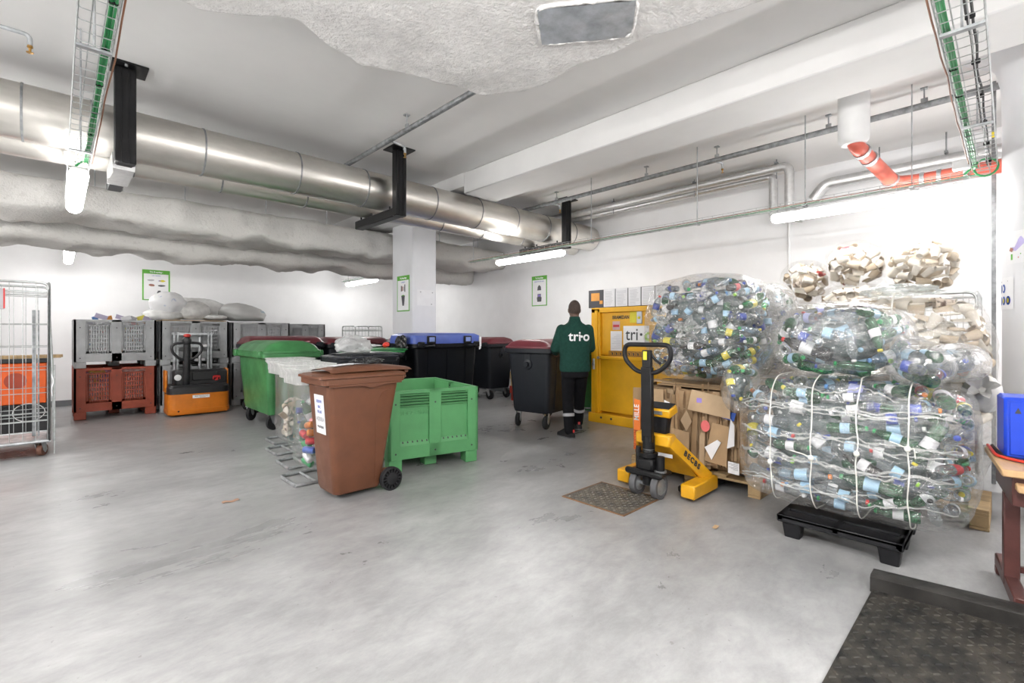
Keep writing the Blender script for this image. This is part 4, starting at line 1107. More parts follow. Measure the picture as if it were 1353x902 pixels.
for k in range(8):
    y = -.36 - .072 * k; q = MB()
    for e in (-1, 1): q.bb((.0145, y + e * .03 - .002, 1.02), (.016, y + e * .03 + .002, 1.08)); q.bb((.0145, y - .03, 1.05 + e * .03 - .002), (.016, y + .03, 1.05 + e * .03 + .002))
    q.box((.015, y, 1.045), (.0016, .02, .035)); q.box((.015, y + .012, 1.06), (.0016, .012, .012)); q.build('pictogram', M['ink'], pst)
# board with sheets on top
t2 = thing('notice_board', 'dark board with orange squares and printed sheets standing on the yellow baler', 'notice board', (BX + .02, BY1 + .06, 1.737))
MB().bb((0, -1.36, 0), (.02, 0, .27), .003).build('backing_board', M['ink'], t2)
MB().bb((-.004, -.27, 0), (0, 0, .27)).build('logo_field', mat('board slate', (.07, .07, .08), .5), t2)
og = mat('square orange', (.72, .33, .07), .5)
MB().bb((-.006, -.205, .105), (-.004, -.05, .225)).bb((-.006, -.262, .055), (-.004, -.205, .108)).build('orange_squares', og, t2)
for k in range(5):
    s_ = MB().bb((-.004, -.48 - .215 * k, .008), (0, -.28 - .215 * k, .275 - .003 * k)).build('printed_sheet', M['paper'], t2)
    q = MB(); r_ = random.Random(k)
    for j in range(10): q.bb((-.0052, -.46 - .215 * k + r_.random() * .06, .03 + .022 * j), (-.004, -.305 - .215 * k, .034 + .022 * j))
    q.build('print_lines', M['greyink'], s_)

# ---- pallet jack
GTYRE = mat('grey tyre', (.09, .09, .095), .6)
t = thing('pallet_jack', 'yellow pallet jack with black handle and scale display, forks under the cardboard bale', 'pallet jack', (3.60, 2.08, 0))
q = MB()   # forks along +x
for s in (-1, 1):
    q.bb((.10, s * .26 - .08, .04), (1.25, s * .26 + .08, .095), .012)
q.build('forks', M['blackmet'], t)
q = MB()
for s in (-1, 1):
    A_, B_ = Vector((.06, s * .135, .455)), Vector((.40, s * .295, .12))
    q.rings([[p + Vector((dx, s * dy, dz)) for dx, dy, dz in ((-.045, 0, -.03), (.05, 0, .035), (.05, .022, .035), (-.045, .022, -.03))] for p in (A_, B_)])
    q.box((.25, s * .30, .085), (.44, .12, .11), .01)
q.box((.07, 0, .46), (.12, .32, .10), .014)
q.rings([[Vector((.10, y * .12, .42)), Vector((.112, y * .12, .42))] + [Vector((.33, y * .25, .13)), Vector((.318, y * .25, .13))] for y in (-1, 1)])
q.build('frame', YELJ, t)
nrm = Vector((-.0, -1, 0)); e1 = Vector((.34, -.16, -.335)).normalized(); e2 = Vector((.095, 0, .065)); nrm = e1.cross(e2).normalized(); e2 = nrm.cross(e1).normalized()
if nrm.y > 0: nrm = -nrm
e2 = nrm.cross(e1).normalized()
pc = Vector((.235, -.215 - .0255, .29)) + nrm * .002
text('BECBS', .066, M['ink'], t, Matrix(((e1.x, e2.x, nrm.x, pc.x), (e1.y, e2.y, nrm.y, pc.y), (e1.z, e2.z, nrm.z, pc.z), (0, 0, 0, 1))), extrude=.001, bold=.003, xs=.9, spacing=1.35)
MB().bb((.13, -.12, .30), (.136, .02, .33)).build('type_plate', M['paper'], t)
q = MB().cyl((-.04, 0, .10), (-.04, 0, .50), .05, n=18); q.cyl((-.04, 0, .33), (-.04, 0, .36), .075, n=18)
q.box((-.05, 0, .27), (.12, .14, .10), .015); q.box((-.02, .0, .20), (.20, .30, .035), .012); q.box((-.12, -.0, .205), (.05, .34, .05), .015)
q.cyl((-.03, -.10, .2), (-.03, -.10, .34), .035, n=14); q.cyl((-.05, .09, .2), (-.05, .09, .40), .022, n=12); q.build('hydraulic_pump', M['blackmet'], t)
MB().lathe([(.045, 0), (.05, .005), (.05, .03), (.03, .035)], 18, 0, Matrix.Translation((-.04, 0, .365))).build('pump_ring', M['galv'], t)
MB().cyl((-.03, -.10, .215), (-.03, -.10, .228), .05, n=16).build('pump_ring', M['galv'], t)
for s in (-1, 1):
    w = MB(); w.M = Matrix.Translation((-.05, s * .098, .10)) @ Matrix.Rotation(rad(90), 4, 'X')
    w.lathe([(.02, -.012), (.065, -.02), (.072, -.028), (.098, -.026), (.10, -.018), (.10, .018), (.098, .026), (.072, .028), (.065, .02), (.02, .012)], 30)
    o = w.build('steer_wheel', GTYRE, t)
    h = MB(); h.M = Matrix.Translation((-.05, s * .098, .10)) @ Matrix.Rotation(rad(90), 4, 'X')
    h.lathe([(.0, -.03), (.03, -.029), (.05, -.022), (.066, -.024), (.066, .024), (.05, .022), (.03, .029), (.0, .03)], 18); h.build('hub', M['galv'], o)
MB().cyl((-.05, -.1, .10), (-.05, .1, .10), .018, n=10).build('axle', M['galvd'], t)
q = MB().box((-.06, 0, .76), (.05, .095, .62), .006, rot=Euler((0, rad(-1), 0)))
q.box((-.065, 0, 1.09), (.04, .08, .24), .006); q.build('handle_shaft', M['blackmet'], t)
q = MB().tube(arcpath([(-.065, .0, 1.02), (-.065, .10, 1.03), (-.068, .215, 1.13), (-.07, .21, 1.255), (-.07, -.21, 1.255), (-.068, -.215, 1.13), (-.065, -.10, 1.03), (-.065, .0, 1.02)], .055), .019, 12)
q.build('loop_grip', M['blackp'], t)
q = MB().tube(arcpath([(-.055, -.02, 1.20), (-.045, -.05, 1.14), (-.045, -.11, 1.10)], .03), .011, 8); q.build('release_lever', M['blackp'], t)
MB().box((-.091, .005, 1.165), (.002, .035, .07)).build('instruction_sticker', mat('sticker yellow', (.75, .65, .04), .5), t)
# display
d = MB().rings([rrect(.10, -.03, .08, .13, .015, .505), rrect(.10, -.03, .10, .17, .015, .66)]); d.build('display_stand', M['blackp'], t)
d = MB(); R_ = Euler((0, rad(-16), 0))
d.box((.09, -.03, .70), (.14, .25, .075), .012, rot=R_); dd = d.build('display_box', YELJ, t)
MB().box((.085, -.03, .741), (.12, .23, .012), .005, rot=R_).build('keypad', M['blackp'], dd)
MB().box((.016, -.03, .688), (.004, .12, .03), rot=R_).build('name_plate', M['galv'], dd)

# ---- pallets
WOOD = mat('pallet wood', (.42, .29, .15), .75, var=.3, vs=4, stretch=(8, 1, 1)); WOODR = mat('red stained wood', (.34, .035, .022), .7, var=.25, vs=5)
def pallet(label, loc, m, lx=1.2, ly=.8, rz=0., group=None, name='pallet'):
    t = thing(name, label, 'pallet', loc, rz, group)
    for i in range(5):
        y = .055 + (ly - .11) * i / 4; MB().bb((0, y - .055, .122), (lx, y + .055, .144), .003).build('deck_board', m, t)
    q = MB()
    for x in (.07, lx / 2, lx - .07):
        q.bb((x - .07, 0, .10), (x + .07, ly, .122), .003)
    q.build('stringer_board', m, t)
    for x in (.07, lx / 2, lx - .07):
        for y in (.05, ly / 2, ly - .05): MB().bb((x - .07, y - .05, .022), (x + .07, y + .05, .10), .004).build('block', m, t)
    for y in (.05, ly / 2, ly - .05): MB().bb((0, y - .05, .0), (lx, y + .05, .022), .003).build('bottom_board', m, t)
    return t
pallet('wooden pallet under the cardboard bale, pallet jack forks in it', (4.12, 1.40, 0), WOOD, lx=.8, ly=1.2)
p0 = pallet('lower red pallet of the stack by the right wall', (6.62, 5.86, 0), WOODR, lx=.78, ly=1.1)
dup(p0, (6.60, 5.88, .146), 0, 'upper red pallet of the stack by the right wall')
def wp(z, dx, label): return pallet(label, (6.60 + dx, 5.86, z), WOOD, lx=.78, ly=1.1)
wp(.292, .01, 'lowest bare wooden pallet on top of the red pallets'); wp(.438, -.01, 'middle bare wooden pallet above the red pallets'); wp(.584, .012, 'topmost bare wooden pallet of the stack by the right wall')

# ---- black plastic pallet under the big bale
t = thing('plastic_pallet', 'black plastic pallet under the strapped bottle bale', 'pallet', (3.47, .42, 0))
q = MB()
for i in range(5): q.bb((.0 + .13 * i * 1.3, 0, .125), (.12 + .13 * i * 1.3, .66, .15), .006)
for y in (0, .31, .62): q.bb((0, y, .11), (.80, y + .04, .15), .006)
q.bb((0, 0, .10), (.03, .66, .15), .008); q.bb((0, 0, .10), (.8, .03, .15), .008); q.build('deck', M['blackp'], t)
for x in (.02, .34, .66):
    for y in (.01, .52):
        MB().rings([rrect(x + .06, y + .06, .09, .09, .015, .0), rrect(x + .06, y + .06, .12, .12, .015, .12)]).build('foot', M['blackp'], t)

# ---- diamond floor plate
def tread(name, base, dark, sc=16., rough=.5):
    m, nt, ns, L = _new(name); out = N(ns, 'ShaderNodeOutputMaterial'); p = N(ns, 'ShaderNodeBsdfPrincipled', Roughness=rough, Metallic=.25)
    tc = N(ns, 'ShaderNodeTexCoord'); no = N(ns, 'ShaderNodeTexNoise', Scale=9., Detail=8, Roughness=.7); L.new(tc.outputs['Object'], no.inputs['Vector'])
    cr = N(ns, 'ShaderNodeMapRange'); cr.inputs['From Min'].default_value = .38; cr.inputs['From Max'].default_value = .68; L.new(no.outputs['Fac'], cr.inputs['Value'])
    mx = N(ns, 'ShaderNodeMix', data_type='RGBA'); mx.inputs[6].default_value = c4(dark); mx.inputs[7].default_value = c4(base); L.new(cr.outputs[0], mx.inputs[0]); L.new(mx.outputs[2], p.inputs['Base Color'])
    L.new(p.outputs[0], out.inputs[0]); return m
TREAD = tread('worn tread plate', (.17, .15, .12), (.06, .055, .05)); RAMP = tread('black ramp plate', (.075, .067, .055), (.010, .010, .010), rough=.42)
def bars(q, x0, x1, y0, y1, z, step=.045, fz=lambda x, y: 0, l=.026, w=.007, h=.004):
    i = 0; y = y0 + step / 2
    while y < y1:
        j = 0; x = x0 + step / 2
        while x < x1:
            a = PI / 4 if (i + j) % 2 else -PI / 4
            ca, sa = math.cos(a), math.sin(a); zz = z + fz(x, y)
            P_ = lambda u, v, k: (x + ca * u - sa * v, y + sa * u + ca * v, zz + k)
            q.add([P_(-l / 2, -w / 2, 0), P_(l / 2, -w / 2, 0), P_(l / 2, w / 2, 0), P_(-l / 2, w / 2, 0), P_(-l / 3, 0, h), P_(l / 3, 0, h)], [(0, 1, 5, 4), (2, 3, 4, 5), (1, 2, 5), (3, 0, 4)])
            x += step; j += 1
        y += step; i += 1
t = thing('floor_hatch', 'square patterned steel hatch plate set in the floor before the pallet jack', 'hatch', (3.03, 1.98, 0))
q = MB().bb((0, 0, -.004), (.53, .57, .006)); bars(q, .01, .52, .01, .56, .006, .036, h=.005, l=.024); q.build('tread_plate', TREAD, t, ang=20)
q = MB()
for a, b in (((-.012, -.012), (.542, 0)), ((-.012, .57), (.542, .582)), ((-.012, 0), (0, .57)), ((.53, 0), (.542, .57))): q.bb((a[0], a[1], -.004), (b[0], b[1], .007))
q.build('edge_angle', mat('rusty steel', (.22, .12, .06), .7, .2, var=.3, vs=20), t)
# ---- ramp
t = thing('loading_ramp', 'black patterned steel ramp with a raised kerb at the lower right', 'ramp', (1.2, .50, 0))
def rz_(x, y): return .012 + .10 * (-y / 1.6)
q = MB().grid(lambda u, v: (1.90 * u + .17 * u * (1 - v) * 0 , -1.5 * (1 - v), rz_(0, -1.5 * (1 - v))), 2, 2)
q.add([(0, -1.5, 0), (1.9, -1.5, 0), (1.9, 0, 0), (0, 0, 0), (0, -1.5, rz_(0, -1.5)), (1.9, -1.5, rz_(0, -1.5)), (1.9, 0, .012), (0, 0, .012)], [(0, 1, 5, 4), (1, 2, 6, 5), (2, 3, 7, 6), (3, 0, 4, 7)])
bars(q, .0, 1.88, -1.48, -.01, 0, .04, rz_, l=.032, w=.009, h=.005); q.build('tread_plate', RAMP, t, ang=20)
q = MB().rings([[(1.88 - .16 * y / 1.5 * -1 * 0 + dx, y, z) for dx, z in ((0, 0), (.10, 0), (.10, .085 + k), (.015, .085 + k), (0, .075 + k))] for y, k in ((0.01, 0), (-1.5, .09))]); q.build('kerb', mat('kerb rubber', (.028, .026, .024), .35, var=.5, vs=9, bump=.2), t)

# ---- roll cages
def roll_cage(label, loc, lx=.80, ly=.72, h=1.82, rz=0., front=True, group='roll cages'):
    t = thing('roll_cage', label, 'roll cage', loc, rz)
    z0 = .17
    q = MB()
    for x in (0, lx): q.tube([(x, 0, z0), (x, ly, z0)], .016, 8)
    for y in (0, ly): q.tube([(0, y, z0), (lx, y, z0)], .016, 8)
    for i in range(1, 8): q.tube([(0, ly * i / 8, z0), (lx, ly * i / 8, z0)], .005, 5)
    q.bb((.02, .02, z0 - .004), (lx - .02, ly - .02, z0 + .004))
    q.build('base', M['galv'], t)
    def panel(P, w):
        q = MB()
        q.tube(arcpath([P(0, z0), P(0, h), P(w, h), P(w, z0)], .07), .0125, 10)
        for k in range(1, 8): q.tube([P(w * k / 8, z0), P(w * k / 8, h)], .0032, 5)
        for z in (.45, .70, .95, 1.2, 1.45, h - .12): q.tube([P(0, z), P(w, z)], .0045, 5)
        q.tube([P(0, .40), P(w, .40)], .009, 6); q.tube([P(0, h - .10), P(w, h - .10)], .009, 6)
        q.build('side_panel', M['wire'], t)
    panel(lambda a, z: (0, a, z), ly); panel(lambda a, z: (lx, a, z), ly); panel(lambda a, z: (a, ly, z), lx)
    if front: panel(lambda a, z: (a, 0, z), lx)
    for x in (.07, lx - .07):
        for y in (.07, ly - .07): caster(t, x, y, z0, .065, rnd.uniform(-.5, .5) + PI / 2, CWH)
    return t
CWH = mat('brown caster rubber', (.16, .07, .045), .6)
t = roll_cage('galvanised roll cage at the left edge of the photo with tools in it', (-.86, 7.30, 0), h=1.90)
q = MB().tube([(.84, .06, .15), (.83, .08, .95), (.805, .05, 1.55)], .010, 8); q.tube([(.845, .0, .02), (.845, .0, 1.0)], .008, 6); q.build('open_gate', M['wire'], t)
tg = MB().tube(arcpath([(.82, .0, .9), (.84, -.02, .82), (.82, -.03, .74), (.83, -.01, .66)], .03), .006, 5).build('tied_string', M['paper'], t)
tag(MB().box((-.18, 7.62, .9), (.035, .06, 1.42), .004).box((-.145, 7.62, .9), (.012, .075, 1.42)).build('steel_profile', M['galvd']), 'grey steel profile standing upright inside the left roll cage', 'profile')
t = thing('document_holder', 'blue and red edged document holder hung on the left roll cage', 'holder', (-.50, 7.272, 1.70))
MB().bb((-.25, -.012, -.10), (.11, .0, .12), .004).build('pocket', M['greyink'], t)
MB().bb((.04, -.016, -.14), (.055, -.012, .10)).build('blue_edge', mat('edge blue', (.05, .22, .55), .4), t); MB().bb((.10, -.016, -.09), (.112, -.0, .12)).build('red_edge', bpy.data.materials['signal red'], t)
# orange machine behind the cage
MRED = mat('mark dark red', (.35, .05, .02), .5)
t = thing('tool_cabinet', 'orange machine cabinet with dark cable tangle behind the left roll cage', 'cabinet', (-1.35, 9.3, 0))
MB().bb((0, 0, .0), (1.28, .6, .38), .01).build('base', STBLK, t)
MB().bb((.02, .0, .38), (1.25, .6, .94), .012).build('housing', mat('bright orange', (.72, .11, .012), .4, var=.08), t)
MB().bb((.0, -.01, .94), (1.27, .62, 1.0), .01).build('top', STBLK, t)
MB().bb((.02, -.02, .45), (.42, 0, .94), .01).build('red_cover', mat('cover red', (.60, .04, .03), .4), t)
for x in (.6, .95): MB().prism([(.11 * math.cos(a), .11 * math.sin(a)) for a in [2 * PI * i / 20 for i in range(20)]], .004, Matrix.Translation((x, -.001, .70)) @ Matrix.Rotation(PI / 2, 4, 'X')).build('round_mark', MRED, t)
text('TUBE', .1, mat('mark orange', (.78, .25, .10), .5), t, face_matrix((.62, -.002, .53), (0, -1, 0)))
for k in range(7):
    r_ = random.Random(k); c_ = Vector((.3 + .13 * k, -.05, .27)); rr = .08 + .05 * r_.random()
    MB().tube([c_ + Vector((rr * 1.3 * math.cos(a), -.02 * math.sin(a * 2 + k), rr * math.sin(a))) for a in [2 * PI * i / 24 for i in range(24)]], .005, 5, closed=True).build('cable_loop', M['blackp'] if k % 3 else M['whitepl'], t)
for k, (x1, y) in enumerate(((.0, 9.42), (-.06, 9.54), (.02, 9.66))):
    tag(MB().bb((-1.35, y - .045, 1.0 + .0), (.0 + x1 + .05, y + .045, 1.04), .003).build('wooden_plank', WOOD), f"{['front', 'middle', 'rear'][k]} wooden plank lying on the orange machine cabinet", 'plank', 'planks on the cabinet')
# far cage by the pillar
roll_cage('chrome roll cage far back beside the pillar and the dark green bin', (5.15, 10.80, 0), lx=.7, ly=.7, h=1.52)
cg = roll_cage('silver roll cage behind the white cup bale near the column', (5.62, .20, 0), lx=.80, ly=.66, h=1.70)

# ---- work table with blue machine
TBW = mat('table top', (.52, .33, .17), .5, var=.15, vs=4, stretch=(1, 6, 1)); TBR = mat('brown painted steel', (.085, .030, .026), .4, var=.3, vs=8)
t = thing('work_table', 'wooden topped table with brown steel legs at the right edge', 'table', (3.265, .03, 0), rad(7))
MB().bb((0, -1.3, .665), (.62, .0, .70), .006).build('table_top', TBW, t)
MB().bb((-.02, -1.3, .60), (.10, -.05, .635), .006).build('front_rail', TBW, t)
MB().bb((.05, -1.25, .52), (.57, -.04, .66), .004).build('apron', TBR, t)
for y in (-.065, -1.22):
    MB().bb((.25, y - .03, .06), (.31, y + .03, .53), .004).build('leg', TBR, t)
    MB().box((.29, y, .075), (.60, .055, .065), .006).box((.06, y, .03), (.07, .05, .05), .01).box((.54, y, .03), (.07, .06, .05), .01).build('foot', TBR, t)
MB().bb((.265, -1.2, .13), (.295, -.08, .16), .004).build('crossbar', TBR, t)
t = thing('blue_machine', 'bright blue metal machine box standing on the table by the column', 'machine', (3.57, .025, .702), rad(7))
BLUE = mat('machine blue', (.012, .055, .52), .35, var=.08)
MB().bb((0, -.56, .0), (.25, 0, .315), .012).build('housing', BLUE, t)
MB().bb((-.008, -.55, .02), (0, -.02, .295), .006).build('front_cover', BLUE, t)
MB().prism([(-.012, 0), (.012, 0), (0, .03)], .002, face_matrix((-.0085, -.05, .235), (-1, 0, 0))).build('warning_mark', M['ink'], t)
for k, (m_, w) in enumerate(((mat('red cable', (.62, .04, .02), .4), .007), (M['blackp'], .008))):
    o_ = .018 * k; pts = [(3.86, .092 - o_, .711), (3.70, .073 - o_, .714), (3.53, .05 - o_, .711), (3.44 + o_, -.10, .711), (3.41 + o_, -.30, .711), (3.44 + o_, -.70, .711)]
    tag(MB().tube(arcpath(pts, .08), w, 8).build('power_cable', m_), ['red cable lying along the table edge by the blue machine', 'black cable beside the red one on the table'][k], 'cable')
tag(MB().lathe([(.0, 0), (.22, 0), (.23, .012), (.2, .02), (0, .02)], 30, 0, Matrix.Translation((3.95, -.28, 0))).build('round_mat', mat('bright green', (.03, .30, .03), .5)), 'bright green round disc lying on the floor under the table', 'disc')
# ================================================================ bottles, cups, bales
CAMP = np.array((0., 0., 1.35))
PETC = pet('clear bottle plastic', (.84, .87, .885), .08, (.60, .64, .68))
PETG = pet('green bottle plastic', (.16, .56, .30), .22, (.015, .17, .06))
PETB = pet('pale blue bottle plastic', (.70, .84, .95), .12, (.45, .62, .80))
PETK = pet('dark bottle plastic', (.20, .16, .15), .35, (.02, .018, .02))
COLS = {}
def cmat(n, c, r=.4):
    if n not in COLS: COLS[n] = mat('label ' + n, c, r, var=.06)
    return COLS[n]
CAPS = {'white': (.78, .78, .78), 'blue': (.02, .07, .45), 'green': (.02, .34, .10), 'red': (.62, .03, .03), 'lime': (.30, .62, .05), 'yellow': (.75, .62, .04), 'orange': (.75, .22, .03), 'black': (.02, .02, .022), 'azure': (.12, .32, .68)}
LABS = {'sky': (.40, .62, .80), 'navy': (.035, .07, .38), 'white': (.80, .80, .82), 'red': (.60, .05, .06), 'lilac': (.40, .42, .72), 'yellow': (.72, .62, .07), 'green': (.06, .36, .12)}

def bottle_parts(R, Ln, seed, flat=1.0):
    """profile bottle along z centred; returns body, cap, label MBs"""
    r_ = random.Random(seed)
    hl = Ln / 2; bt = -hl
    prof = [(R * .55, bt + .004), (R * .85, bt), (R * .98, bt + R * .35), (R, bt + R * .6)]
    nb = 7; z0, z1 = bt + R * .6, bt + Ln * .66
    for i in range(1, nb * 2):
        z = z0 + (z1 - z0) * i / (nb * 2); prof.append((R * (1.0 if i % 2 else .93), z))
    prof += [(R * .98, z1), (R * .86, bt + Ln * .75), (R * .58, bt + Ln * .85), (R * .36, bt + Ln * .91), (R * .33, bt + Ln * .95)]
    n = 14; rs = []
    dx, dy = r_.uniform(-1, 1), r_.uniform(-1, 1)
    for r, z in prof:
        t = (z + hl) / Ln
        dent = 1 - (.0 if t > .85 else .16 * max(0, math.sin(t * 9 + dx * 3)))
        sh = .16 * R * math.sin(PI * t) * dx
        rs.append([Vector((r * math.cos(a) * (1 + .08 * noise.noise(Vector((a, z * 20, seed)))) + sh, r * math.sin(a) * dent * flat, z)) for a in [2 * PI * j / n for j in range(n)]])
    body = MB().rings(rs)
    cap = MB().lathe([(R * .40, hl - Ln * .065), (R * .42, hl - Ln * .06), (R * .42, hl - .003), (R * .36, hl), (0, hl)], 12)
    if R > .038: cap = MB().lathe([(R * .34, hl - Ln * .06), (R * .36, hl - Ln * .055), (R * .36, hl - .003), (R * .3, hl), (0, hl)], 12)
    lab = MB(); ls = []
    for k in range(5):
        z = bt + Ln * (.34 + .24 * k / 4); t = (z + hl) / Ln
        dent = 1 - .16 * max(0, math.sin(t * 9 + dx * 3)); sh = .16 * R * math.sin(PI * t) * dx
        ls.append([Vector((R * 1.035 * math.cos(a) * (1 + .05 * noise.noise(Vector((a, z * 20, seed)))) + sh, R * 1.035 * math.sin(a) * dent * flat, z)) for a in [2 * PI * j / n for j in range(n)]])
    lab.rings(ls, cap=False)
    return body, cap, lab
VARS = []
for k, (R, Ln) in enumerate(((.036, .235), (.034, .215), (.040, .27), (.045, .31), (.046, .325), (.034, .21))):
    b_, c_, l_ = bottle_parts(R, Ln, k + 1, (.95, .8, .9, .92, .85, .9)[k])
    VARS.append((R, Ln, b_, c_, l_))
_mc = {}
def bmesh_of(k, part, m, nm):
    key = (k, part, m.name)
    if key not in _mc: _mc[key] = VARS[k][2 + part].mesh(nm, m, 50)
    return _mc[key]

def seg_dist(p, q, P, Q):
    """distance of segment p-q to many segments P-Q (numpy)"""
    d1 = q - p; d2 = Q - P; r = p - P
    a = d1 @ d1; e = (d2 * d2).sum(1); f = (d2 * r).sum(1); c = r @ d1; b = d2 @ d1
    den = a * e - b * b
    s = np.where(den > 1e-9, np.clip((b * f - c * e) / np.maximum(den, 1e-9), 0, 1), 0)
    t = (b * s + f) / np.maximum(e, 1e-9)
    t2 = np.clip(t, 0, 1)
    s = np.clip(np.where(t < 0, -c / a, np.where(t > 1, (b - c) / a, s)), 0, 1)
    d = (p + d1 * s[:, None]) - (P + d2 * t2[:, None])
    return np.sqrt((d * d).sum(1))

class Pack:
    """superellipsoid filled from the skin inward with non touching capsules"""
    def __init__(s, c, d, e): s.c, s.d, s.e = np.array(c, float), np.array(d, float), e; s.P, s.Q, s.R = [], [], []; s.items = []
    def inside(s, p, r):
        q = np.abs(p - s.c) / np.maximum(s.d - r * .75, .01)
        return (q ** s.e).sum() <= 1
    def normal(s, p):
        q = (p - s.c) / s.d; n = np.sign(q) * np.abs(q) ** (s.e - 1) / s.d
        return n / (np.linalg.norm(n) + 1e-9)
    def fill(s, sizes, tries, depth, seed, horiz=.7, squeeze=.92, seen=True, keep=None, flatz=False):
        rg = np.random.RandomState(seed)
        for k in range(tries):
            v = rg.normal(size=3)
            if s.e > 2.5:
                v = rg.uniform(-1, 1, 3); a = rg.randint(3); v[a] = np.sign(v[a] + 1e-6)
            v = v / ((np.abs(v) ** s.e).sum()) ** (1 / s.e)
            p = s.c + v * s.d
            n = s.normal(p)
            if seen and n @ (CAMP - p) / np.linalg.norm(CAMP - p) < -.12: continue
            if keep and not keep(p, n): continue
            kind = rg.randint(len(sizes)); R, H = sizes[kind]
            p = p - n * (R + rg.uniform(.0, depth))
            if rg.rand() < horiz:
                ax = np.cross(n, (0, 0, 1)); ax = ax / (np.linalg.norm(ax) + 1e-9) if np.linalg.norm(ax) > .2 else rg.normal(size=3)
                ax = ax + rg.normal(size=3) * .22
            else: ax = rg.normal(size=3)
            ax = ax - n * (ax @ n) * .85; ax /= np.linalg.norm(ax)
            if rg.rand() < .5: ax = -ax
            a, b = p - ax * (H - R), p + ax * (H - R)
            if not (s.inside(a, R) and s.inside(b, R)): continue
            if s.P:
                dd = seg_dist(a, b, np.array(s.P), np.array(s.Q))
                if (dd < (np.array(s.R) + R) * squeeze).any(): continue
            s.P.append(a); s.Q.append(b); s.R.append(R); s.items.append((p, ax, kind, n, rg.rand(4)))
        return s
SIZES = [(v[0] * 1.02, v[1] / 2) for v in VARS]
def axis_matrix(p, ax, spin):
    z = Vector(ax).normalized(); x = z.orthogonal().normalized(); y = z.cross(x)
    c, s_ = math.cos(spin), math.sin(spin)
    X = x * c + y * s_; Y = z.cross(X)
    return Matrix(((X.x, Y.x, z.x, p[0]), (X.y, Y.y, z.y, p[1]), (X.z, Y.z, z.z, p[2]), (0, 0, 0, 1)))
NBOT = 0
REST = MB()
def put_bottles(pk, where, group, seed, zone, limit, green=.22):
    """the bottles nearest the viewer become things of their own, the others go to REST"""
    global NBOT
    r_ = random.Random(seed)
    items = sorted(pk.items, key=lambda it: -(it[3] @ (CAMP - it[0]) / np.linalg.norm(CAMP - it[0])) - .0)
    for i, (p, ax, k, n, rv) in enumerate(items):
        Mx = axis_matrix(p, ax, rv[0] * 6.28)
        u = rv[1]
        body, bn = (PETG, 'green') if u < green else (PETB, 'bluish') if u < green + .08 else (PETK, 'dark') if u < green + .12 else (PETC, 'clear')
        cn = r_.choice(['white', 'white', 'blue', 'blue', 'azure', 'green', 'red', 'lime', 'white', 'yellow', 'orange', 'black']) if bn != 'green' else r_.choice(['green', 'green', 'white', 'yellow'])
        ln = r_.choice(['sky', 'navy', 'navy', 'white', 'sky', 'navy', 'sky', 'white', 'navy', 'lilac', 'sky', 'white', 'navy', 'sky', 'navy', 'white', 'red', 'sky', 'navy', 'yellow']) if bn != 'green' else r_.choice(['sky', 'sky', 'sky', 'white', 'yellow'])
        if bn == 'dark': cn, ln = r_.choice(['red', 'black']), r_.choice(['red', 'white'])
        if i >= limit:
            b = VARS[k][2]; REST.M = Mx; mi = {'green': 1, 'bluish': 2, 'dark': 3, 'clear': 0}[bn]
            REST.add(b.v, b.f, mi); REST.add(VARS[k][3].v, VARS[k][3].f, 4 + (r_.randrange(3))); REST.add(VARS[k][4].v, VARS[k][4].f, 5 + (r_.randrange(3))); REST.M = Matrix()
            continue
        o = bpy.data.objects.new('plastic_bottle', bmesh_of(k, 0, body, 'bottle_body')); C.objects.link(o); o.matrix_world = Mx
        for nm, part, m_ in (('cap', 1, cmat(cn + ' cap', CAPS[cn])), ('paper_band', 2, cmat(ln, LABS[ln]))):
            if part == 2 and rv[3] < .15: continue
            c = bpy.data.objects.new(nm, bmesh_of(k, part, m_, nm)); C.objects.link(c); c.parent = o
        size = 'large' if VARS[k][0] > .04 else 'small'
        band = f"{ln} band" if rv[3] >= .15 else 'no band'
        tag(o, f"{size} {bn} bottle, {cn} cap, {band}, {zone(p)}, {where}", 'bottle', group)
        NBOT += 1
def zone_of(lo, hi, ax, rows, cols):
    def z(p):
        i = min(len(rows) - 1, max(0, int((p[2] - lo[2]) / (hi[2] - lo[2]) * len(rows))))
        j = min(len(cols) - 1, max(0, int((hi[ax] - p[ax]) / (hi[ax] - lo[ax]) * len(cols))))
        return f"{rows[i]} {cols[j]}"
    return z
ROW5 = ['bottom row', 'lower row', 'middle row', 'upper row', 'top row']; COL4 = ['far left', 'left', 'right', 'far right']
ROW3 = ['low', 'midway', 'high']; COL3 = ['left', 'centre', 'right']

FILMC = film('bale wrap film', (.88, .89, .89), .03, .45, .65, .09, 7.5, stretch=(1, .8, 2.0), bump=.9, wlo=.53, whi=.75, crease=.5)
FILMW = film('whitish wrap film', (.88, .88, .87), .22, .55, .45, .14, 9, stretch=(1, 1, 1.6), bump=.5, wlo=.45, whi=.68)
FILMS = film('bag film', (.86, .88, .89), .06, .42, .6, .09, 4.6, stretch=(1.6, 1, 1), bump=.9, wlo=.52, whi=.77, crease=.5)
FILMCUP = film('cup bag film', (.80, .77, .70), .03, .16, .22, .2, 5, bump=.5)
CORE = mat('pressed bottle mass', (.15, .17, .175), .3, 0, .5, 16, .6, 20, col2=(.04, .075, .07))
TWINE = mat('white twine', (.78, .77, .72), .7, var=.1)

